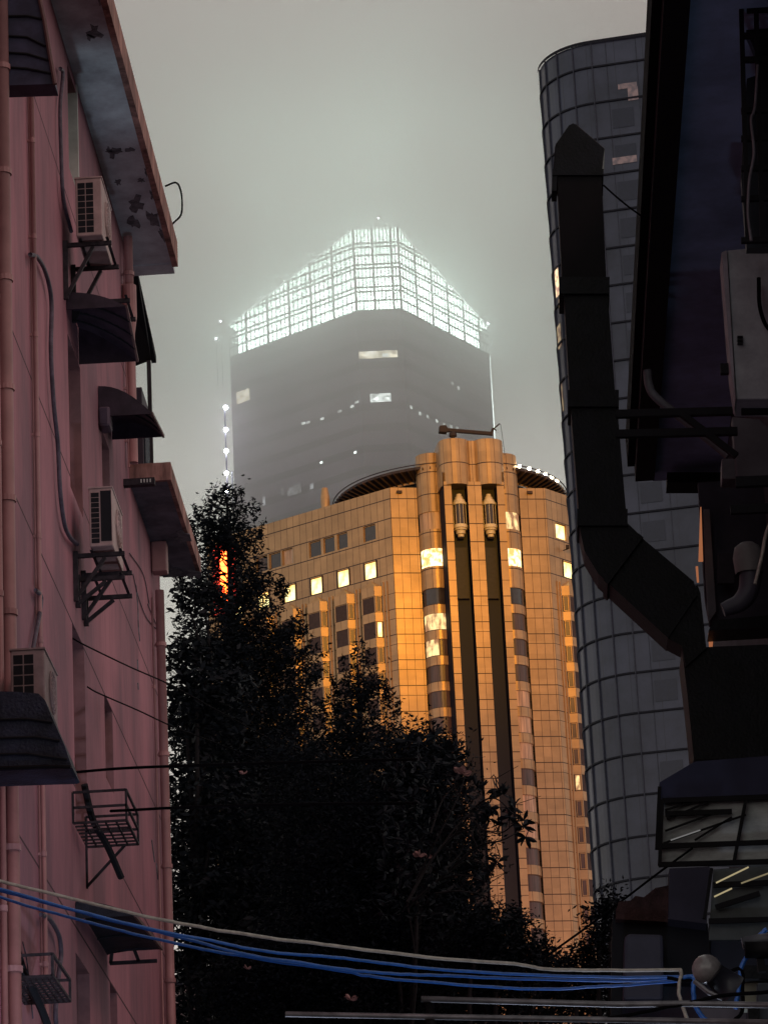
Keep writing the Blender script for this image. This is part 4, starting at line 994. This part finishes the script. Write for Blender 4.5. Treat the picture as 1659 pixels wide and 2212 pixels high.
for x0, x1, y in ((1207, 1316, 604), (1226, 1336, 848), (1246, 1355, 1105)):
    fbox(MB(), x0, y-6, x1, y+30, 23.97, .40).build('flange', DUCT, DU)
fpoly(MB(), [(1250, 1135), (1355, 1130), (1386, 1160), (1310, 1256), (1292, 1240), (1262, 1190)], 24, .34).build('elbow', DUCT, DU)
fpoly(MB(), [(1379, 1152), (1389, 1160), (1312, 1262), (1303, 1254)], 23.97, .40).build('flange', DUCT, DU)
fpoly(MB(), [(1386, 1162), (1498, 1256), (1505, 1285), (1442, 1378), (1316, 1262)], 24, .34).build('duct_section', DUCT, DU)
fpoly(MB(), [(1505, 1262), (1512, 1280), (1525, 1400), (1480, 1440), (1472, 1395), (1440, 1378)], 24.02, .3).build('elbow', DUCT, DU)
fpoly(MB(), [(1472, 1400), (1700, 1390), (1700, 1640), (1498, 1640), (1484, 1500)], 24.05, .6).build('plenum_box', DUCT, DU)
cable('thin stay wire from the duct to the dark eave', [(1303, 400), (1325, 420), (1355, 445), (1384, 466)], 24.1, .007, BLACKC, 'stay_wire')
# ---- canopies and things low at the right
CN = thing('lean_to_canopy', 'translucent white sheet canopy on a metal frame under the black duct', 'canopy', ay(1550, 1880, 21))
fpoly(MB(), [(1424, 1690), (1500, 1645), (1700, 1630), (1700, 1722), (1424, 1728)], 21, .5).build('side_board', mat('night_blue_board', (.030, .032, .065), .85, var=.2), CN)
pan = mat('milky_sheet', (.40, .42, .42), .5, var=.55, scale=2.2, stretch=(1, 1, 2.5))
fpoly(MB(), [(1430, 1728), (1700, 1718), (1700, 1870), (1425, 1868)], 21.05, .04).build('sheet', pan, CN)
fr = MB()
for a, b in (((1424, 1700), (1418, 1835)), ((1430, 1728), (1424, 1870)), ((1422, 1868), (1700, 1860)), ((1427, 1828), (1700, 1818)), ((1430, 1730), (1700, 1720)), ((1610, 1728), (1585, 1860)), ((1436, 1758), (1580, 1753))):
    fr.bar(ay(*a, 21.0), ay(*b, 21.0), .022, .03)
fr.build('frame', DUCT2, CN)
fs = MB()
for a, b in (((1436, 1795), (1560, 1750)), ((1432, 1822), (1610, 1760)), ((1440, 1770), (1530, 1732)), ((1436, 1750), (1500, 1730)), ((1500, 1815), (1580, 1765))): fs.bar(ay(*a, 21.01), ay(*b, 21.01), .012)
fs.build('sheet_fold', DUCT2, CN)
MB().bar(ay(1448, 1815, 20.98), ay(1512, 1793, 20.98), .007).build('glint_strip', emat('glint_glow', (.4, .4, .4), .35), CN)  # glint on the sheet put in as a dim glowing bar
C2 = thing('lit_canopy', 'second lower canopy at the right edge with yellow tube lights under it', 'canopy', ay(1600, 2030, 20))
fpoly(MB(), [(1540, 1878), (1700, 1868), (1700, 2030), (1530, 2030)], 20.1, .04).build('sheet', mat('smoky_sheet', (.07, .08, .085), .5, var=.5, scale=2), C2)
m_ = MB()
for a, b in (((1536, 1876), (1524, 1965)), ((1524, 1965), (1520, 1985)), ((1540, 1912), (1700, 1905)), ((1530, 1990), (1700, 1985)), ((1545, 1960), (1640, 1930))): m_.bar(ay(*a, 20.05), ay(*b, 20.05), .02, .03)
m_.build('frame', DUCT2, C2)
for a, b in (((1546, 1907), (1616, 1873)), ((1542, 1937), (1580, 1919)), ((1600, 1908), (1660, 1886))):
    MB().bar(ay(*a, 20.0), ay(*b, 20.0), .008).build('tube_light', emat('yellow_tube', (.75, .62, .34), .25 if a[0] > 1590 else .5), C2)
SH = thing('brick_shed', 'dark ruined shed with a broken brick and tile top at lower right', 'shed', ay(1400, 2212, 20.5))
fpoly(MB(), [(1445, 1876), (1532, 1872), (1526, 1995), (1443, 1985)], 20.4, .3).build('chimney_wall', mat('shed_wall', (.035, .032, .05), .9), SH)
fpoly(MB(), [(1330, 1965), (1336, 1948), (1362, 1945), (1372, 1935), (1390, 1938), (1415, 1918), (1445, 1912), (1445, 1992), (1330, 1985)], 20.5, .4).build('broken_wall', mat('dark_brick', (.05, .022, .022), .9, var=.6, scale=9, bump=.6), SH)
fpoly(MB(), [(1322, 1985), (1510, 1985), (1528, 1995), (1532, 2060), (1515, 2110), (1345, 2110), (1342, 2240), (1318, 2240)], 20.6, .3).build('black_opening', BLACK, SH)
fpoly(MB(), [(1348, 2022), (1360, 2016), (1432, 2018), (1434, 2100), (1432, 2160), (1345, 2160)], 20.3, .3).build('tank', mat('tank_grey', (.045, .045, .07), .6), SH, bevel=.02)
fpoly(MB(), [(1532, 1990), (1700, 1985), (1700, 2110), (1560, 2110), (1534, 2060)], 20.7, .2).build('side_wall', mat('side_wall_grey', (.04, .042, .06), .9), SH)
fpoly(MB(), [(1340, 2110), (1700, 2105), (1700, 2260), (1340, 2260)], 20.9, .2).build('low_wall', mat('low_wall_stain', (.035, .045, .06), .85, var=.6, scale=2.4, col2=(.05, .02, .03)), SH)
# round lamp
RL = thing('round_lamp', 'dusty round glass lamp hanging among cables at lower right', 'lamp', ay(1530, 2095, 16))
c = ay(1526, 2094, 16); rr = .068
MB().lathe(tuple(c), [(rr*sin(t), rr*cos(t)) for t in np.linspace(0, pi, 13)], 24).build('globe', mat('dusty_globe', (.22, .20, .21), .25, var=.4, scale=8, spec=.6), RL, smooth=True)
MB().tube([c+[.03, -.03, -.03], c+[.11, 0, -.10]], .055, 14, .075).build('socket', mat('socket_black', (.02, .02, .03), .4), RL, smooth=True)
MB().tube([c+[-.06, 0, -.05], c+[0, -.02, -.11], c+[.06, -.02, -.14]], .012, 8).build('clamp', STEEL, RL)
SP = thing('spot_camera', 'dark bullet camera with grey hood at the right edge above the white box', 'camera', ay(1625, 2045, 16.3))
MB().tube([ay(1602, 2038, 16.3), ay(1640, 2030, 16.3), ay(1665, 2028, 16.3)], .028, 12).build('hood', mat('hood_grey', (.10, .10, .12), .4), SP, smooth=True)
MB().tube([ay(1608, 2052, 16.28), ay(1670, 2052, 16.28)], .04, 12).build('body', DUCT2, SP, smooth=True)
MB().bar(ay(1640, 2060, 16.3), ay(1645, 2100, 16.3), .035).build('stem', DUCT2, SP)
JB = thing('junction_box', 'pale cream junction box with dark fittings in the bottom right corner', 'box', ay(1630, 2200, 16.6))
fpoly(MB(), [(1601, 2112), (1700, 2108), (1700, 2180), (1604, 2180)], 16.8, .1).build('housing', mat('cream_box', (.34, .34, .27), .7), JB, bevel=.008)
fbox(MB(), 1597, 2085, 1700, 2114, 16.7, .2).build('lid', DUCT, JB)
fbox(MB(), 1635, 2122, 1700, 2230, 16.65, .1).build('cover', mat('box_cover', (.05, .06, .08), .6), JB, bevel=.01)
fbox(MB(), 1616, 2168, 1640, 2230, 16.62, .1).build('fitting', DUCT, JB)
fbox(MB(), 1512, 2178, 1610, 2206, 17.0, .1).build('side_plate', mat('plate_grey', (.13, .12, .16), .7), JB)

# ------------------------------------------------------------------ trees
def leafmesh(name, m, parent, P, size, aspect, droop=0., fold=0.):
    """P: (n,3) leaf centres -> one mesh of small diamond leaves"""
    n = len(P); d = rng.normal(size=(n, 3)); d[:, 2] = d[:, 2]*.6-droop; d /= np.linalg.norm(d, axis=1)[:, None]
    e_ = rng.normal(size=(n, 3)); e_ = np.cross(d, e_); e_ /= np.linalg.norm(e_, axis=1)[:, None]
    s = size*(.6+.8*rng.random(n))[:, None]; wv = s*aspect
    V = np.empty((n, 4, 3)); V[:, 0] = P-d*s*.5; V[:, 1] = P+e_*wv*.5+d*s*.05; V[:, 2] = P+d*s*.5; V[:, 3] = P-e_*wv*.5+d*s*.05
    me = bpy.data.meshes.new(name); me.vertices.add(n*4); me.vertices.foreach_set('co', V.reshape(-1)); me.loops.add(n*4)
    me.loops.foreach_set('vertex_index', np.arange(n*4)); me.polygons.add(n); me.polygons.foreach_set('loop_start', np.arange(n)*4)
    me.polygons.foreach_set('loop_total', np.full(n, 4)); me.update(); me.materials.append(m)
    o = bpy.data.objects.new(name, me); C.objects.link(o); o.parent = parent; o.matrix_parent_inverse = Matrix.Translation(parent.location).inverted(); return o
def clumps(cs, per, sig):
    cs = np.array(cs); idx = np.repeat(np.arange(len(cs)), per); s = np.array(sig)
    return cs[idx]+rng.normal(size=(len(idx), 3))*s
def conifer(label, apex, prof, zbot, Y, nclump, per, leaf=.075, seed=1, gaps=()):
    """prof: list of (pixel y, pixel x left, pixel x right) outline measured at distance Y"""
    a = ay(*apex, Y); t = thing('conifer_tree', label, 'tree', (a[0], Y, 0))
    zs = []; xl = []; xr = []
    for y, l, r in prof:
        p = ay(l, y, Y); q = ay(r, y, Y); zs.append(p[2]); xl.append(p[0]); xr.append(q[0])
    zs, xl, xr = map(np.array, (zs[::-1], xl[::-1], xr[::-1]))
    H0, H1 = zs[0], zs[-1]
    hh = np.linspace(H0, H1, 80); areas = np.interp(hh, zs, xr-xl)+.22; pr = areas/areas.sum()
    branch = MB(); PP = []
    gq = [(ay(gx_, gy_, Y), r_) for gx_, gy_, r_ in gaps]
    for i in range(nclump):
        h = hh[rng.choice(80, p=pr)]+rng.normal()*.06
        l, r = np.interp(h, zs, xl), np.interp(h, zs, xr); c = (l+r)/2; R = (r-l)/2*(1+.13*rng.normal())
        th = rng.random()*2*pi; o_ = np.array([cos(th), sin(th)*.9, 0]); lift = .30+.25*rng.random()
        a0 = np.array([c, Y, h-R*lift]); a1 = a0+o_*R+np.array([0, 0, R*lift*1.15+.05])
        n = int(per*(.25+min(R, 1.6)))
        t_ = rng.random(n)**.75; side = (1-t_)*.16+.045
        q_ = a0+(a1-a0)*t_[:, None]+np.array([0, 0, .10*R])*(np.sin(t_*pi)*-1)[:, None]+rng.normal(size=(n, 3))*side[:, None]*np.array([1, 1, .8])
        PP.append(q_)
        if rng.random() < .5: branch.tube([a0, (a0+a1)/2-[0, 0, .06*R], a1], .014, 5, .004)
    for k in range(60):   # leader shoots that break the outline
        h = H0+(H1-H0)*rng.random()**.6; l, r = np.interp(h, zs, xl), np.interp(h, zs, xr); sx_ = l if rng.random() < .5 else r
        a0 = np.array([sx_, Y, h]); n = 34; t_ = rng.random(n)
        PP.append(a0+np.array([(sx_-(l+r)/2)*.16+rng.normal()*.03, 0, .22+.1*rng.random()])*t_[:, None]+rng.normal(size=(n, 3))*.022)
    P = np.concatenate(PP)
    for q, r_ in gq: P = P[((P[:, 0]-q[0])**2*2.2+(P[:, 2]-q[2])**2*.8) > r_**2*(.6+.8*rng.random(len(P)))]
    leafmesh('crown', LEAF_A, t, P, leaf, .36, .1)
    xm = (xl[0]+xr[0])/2
    MB().tube([(a[0]+.05, Y, 0), (a[0]+.03, Y, H0), (a[0], Y, (H0+H1)/2), (a[0], Y, H1-.1)], .2, 8, .015).build('trunk', BARK, t)
    branch.build('limb', BARK, t)
    return t
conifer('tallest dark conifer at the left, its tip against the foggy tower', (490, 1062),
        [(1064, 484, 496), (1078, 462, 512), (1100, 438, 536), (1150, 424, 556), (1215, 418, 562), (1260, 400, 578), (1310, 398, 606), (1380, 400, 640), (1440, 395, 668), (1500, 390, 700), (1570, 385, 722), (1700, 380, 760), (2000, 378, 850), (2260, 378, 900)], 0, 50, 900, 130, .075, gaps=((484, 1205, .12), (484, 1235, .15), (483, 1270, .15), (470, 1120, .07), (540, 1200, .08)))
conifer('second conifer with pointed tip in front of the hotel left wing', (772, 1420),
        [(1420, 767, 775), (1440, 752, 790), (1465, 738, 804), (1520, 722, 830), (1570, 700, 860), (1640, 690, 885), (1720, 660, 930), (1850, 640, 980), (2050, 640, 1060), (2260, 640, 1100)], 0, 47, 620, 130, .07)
def broadleaf(label, name, blobs, Y, leaf, m, per, trunk_px, nlimb=10, density=60, sig=.14, asp=.4):
    base = ay(*trunk_px, Y); t = thing(name, label, 'tree' if name != 'shrub' else 'shrub', (base[0], Y, 0))
    cs = []; limbs = MB()
    for x, y, r in blobs:
        c = ay(x, y, Y); n = max(6, int(density*r*r*4))
        k = 0
        while k < n:
            v = rng.uniform(-1, 1, 3); q = np.linalg.norm(v)
            if q > 1: continue
            k += 1; cs.append(c+v*r*np.array([1, 1.1, 1])*(.75+.45*rng.random()))
        limbs.tube(sag([(base[0], Y, max(0, c[2]-3.5)), (base[0]*.5+c[0]*.5+rng.normal()*.1, Y+rng.normal()*.3, c[2]-1.2), c]), .05, 6, .012)
    P = clumps(cs, per, (sig, sig, sig*.8)); leafmesh('crown', m, t, P, leaf, asp, .15)
    MB().tube([(base[0], Y, 0), (base[0]+.05, Y, base[2])], .16, 8, .1).build('trunk', BARK, t); limbs.build('limb', BARK, t)
    return t
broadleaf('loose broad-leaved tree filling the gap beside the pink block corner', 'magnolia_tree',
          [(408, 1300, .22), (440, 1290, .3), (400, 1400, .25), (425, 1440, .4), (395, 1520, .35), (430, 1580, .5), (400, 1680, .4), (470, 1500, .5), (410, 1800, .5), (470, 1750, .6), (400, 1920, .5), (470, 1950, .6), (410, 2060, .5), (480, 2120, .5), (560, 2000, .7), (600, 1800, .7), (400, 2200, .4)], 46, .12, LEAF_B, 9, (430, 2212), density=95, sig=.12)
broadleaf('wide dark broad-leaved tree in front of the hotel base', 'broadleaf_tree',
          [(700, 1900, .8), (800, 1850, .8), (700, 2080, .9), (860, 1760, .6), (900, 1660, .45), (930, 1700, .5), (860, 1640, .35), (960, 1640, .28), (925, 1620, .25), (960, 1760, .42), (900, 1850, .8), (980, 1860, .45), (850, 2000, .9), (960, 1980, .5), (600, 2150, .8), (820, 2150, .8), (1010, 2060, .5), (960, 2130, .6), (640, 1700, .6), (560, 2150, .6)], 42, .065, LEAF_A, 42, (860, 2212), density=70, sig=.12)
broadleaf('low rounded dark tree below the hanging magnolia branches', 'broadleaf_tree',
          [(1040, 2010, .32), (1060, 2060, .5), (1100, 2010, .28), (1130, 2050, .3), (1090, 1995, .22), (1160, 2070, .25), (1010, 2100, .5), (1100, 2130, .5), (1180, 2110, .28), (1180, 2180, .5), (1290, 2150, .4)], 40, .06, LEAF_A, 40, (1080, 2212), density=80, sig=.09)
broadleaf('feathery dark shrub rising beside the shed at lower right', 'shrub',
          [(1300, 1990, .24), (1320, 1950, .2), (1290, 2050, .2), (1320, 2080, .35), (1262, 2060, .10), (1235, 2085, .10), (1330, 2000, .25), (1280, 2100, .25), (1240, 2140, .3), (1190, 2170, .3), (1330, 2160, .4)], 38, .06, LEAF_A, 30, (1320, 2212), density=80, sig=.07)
# magnolia with bare twisting branches, big leaves in whorls, pink flowers
MG = thing('magnolia_tree', 'flowering magnolia whose leafy twigs reach out over the hotel front', 'tree', (*ay(900, 2212, 39)[:2], 0))
tw = MB(); YM = 39
paths = [[(880, 1950), (930, 1860), (985, 1800), (1030, 1740), (1070, 1725), (1110, 1760)], [(880, 1960), (960, 1890), (1030, 1830), (1085, 1815), (1130, 1790)],
         [(900, 1900), (950, 1800), (990, 1720), (1005, 1672)], [(930, 1860), (1000, 1770), (1050, 1740), (1080, 1700)], [(960, 1890), (1010, 1860), (1060, 1870), (1080, 1850)],
         [(950, 1900), (1000, 1890), (1050, 1905), (1062, 1890)], [(940, 1930), (990, 1925), (1040, 1930), (1060, 1918)], [(930, 1800), (955, 1730), (990, 1690)], [(985, 1800), (1030, 1790), (1080, 1800), (1120, 1770)],
         [(1005, 1760), (1030, 1780), (1040, 1820)], [(1030, 1830), (1020, 1800), (1035, 1770)], [(960, 1880), (990, 1850), (1000, 1830)], [(880, 1950), (900, 2100), (890, 2230)]]
for i, pth in enumerate(paths):
    P = [ay(x, y, YM+.25*sin(i*1.7+j)) for j, (x, y) in enumerate(pth)]; tw.tube(sag(P, 5), .020 if i < 2 else .012, 6, .006)
    for j in range(3):
        k = rng.integers(1, len(P)); s_ = P[k]; tw.tube([s_, s_+[rng.normal()*.1, rng.normal()*.1, .15], s_+[rng.normal()*.2, rng.normal()*.2, .22]], .007, 5, .003)
tw.build('limb', BARK, MG)
MB().tube([ay(890, 2230, YM)*[1, 1, 0], ay(890, 2230, YM)], .1, 8, .05).build('trunk', BARK, MG)
def bigleaf(mb, c, d, L, Wd):
    d = d/np.linalg.norm(d); s = np.cross(d, [rng.normal(), rng.normal(), rng.normal()]); s /= np.linalg.norm(s); up = np.cross(s, d)
    prof = [(0, .12), (.25, .75), (.5, 1), (.75, .8), (1, .03)]
    L_ = [c+d*L*t_+s*Wd*w_*.5-up*.15*L*t_*t_ for t_, w_ in prof]; R_2 = [c+d*L*t_-s*Wd*w_*.5-up*.15*L*t_*t_ for t_, w_ in prof]; M_ = [c+d*L*t_-up*(.15*L*t_*t_+.01) for t_, w_ in prof]
    for i in range(4): mb.quad(L_[i], M_[i], M_[i+1], L_[i+1]); mb.quad(M_[i], R_2[i], R_2[i+1], M_[i+1])
lv = MB()
tips = [(1000, 1690, 9), (1005, 1715, 8), (1030, 1745, 6), (1075, 1705, 9), (1085, 1715, 7), (1060, 1745, 7), (1055, 1765, 8), (1108, 1745, 7), (1100, 1765, 8), (1128, 1785, 5), (1135, 1808, 5), (1130, 1772, 4), (1080, 1780, 5), (1035, 1815, 7), (1045, 1825, 6), (990, 1665, 7), (960, 1620, 8), (940, 1590, 6), (905, 1605, 6), (880, 1600, 5), (985, 1640, 7), (975, 1660, 6), (1060, 1885, 5), (1045, 1905, 5), (1075, 1862, 4), (1015, 1935, 5), (1035, 1775, 5), (1020, 1870, 5), (1090, 1995, 8), (1110, 1985, 5), (1030, 1700, 3)]
for x, y, n in tips:
    c = ay(x, y, YM+rng.normal()*.15)
    for k in range(n+2): bigleaf(lv, c, np.array([rng.normal(), rng.normal()*.6, rng.normal()*.7+.2]), .13*(.7+.6*rng.random()), .055)
# a denser leafy body at the left where it leaves the dark trees
for k in range(520):
    x, y = 905+np.clip(rng.normal(), -1.3, 1.3)*58, 1800+np.clip(rng.normal(), -1.4, 1.6)*110
    bigleaf(lv, ay(x, y, YM+.6+rng.normal()*.5), np.array([rng.normal(), rng.normal(), rng.normal()]), .12, .05)
lv.build('crown', LEAF_B, MG)
def flower(x, y, n, tree, Y=YM, s=.09):
    c = ay(x, y, Y-.1); f = MB()
    for k in range(n): bigleaf(f, c, np.array([cos(k*2.2)*1., -.3, .35+.3*sin(k*1.7)]), s, s*.75)
    f.build('flower', PETAL, tree)
for x, y, n, s in ((1000, 1672, 6, .10), (990, 1668, 4, .08), (905, 1850, 6, .08), (922, 1852, 4, .06), (1098, 1757, 3, .05)): flower(x, y, n, MG, s=s)
for x, y, n, s in ((526, 1672, 3, .055), (535, 2093, 3, .05), (757, 2160, 4, .08)): flower(x, y, n, MG, 36, s)
# glimpse of pale buildings through the foliage, low left
BG = thing('far_house', 'pale mauve building glimpsed through the leaves at the bottom left', 'building', (*ay(520, 2212, 90)[:2], 0))
p = ay(378, 2130, 90); q = ay(690, 2240, 90)
MB().box(p[0], 90, 0, q[0], 96, p[2]).build('wall', mat('mauve_wall', (.42, .30, .32), .8), BG)
MB().box(p[0]-.1, 89.8, p[2], q[0]+.1, 96.1, p[2]+.25).build('roof', CONC_D, BG)
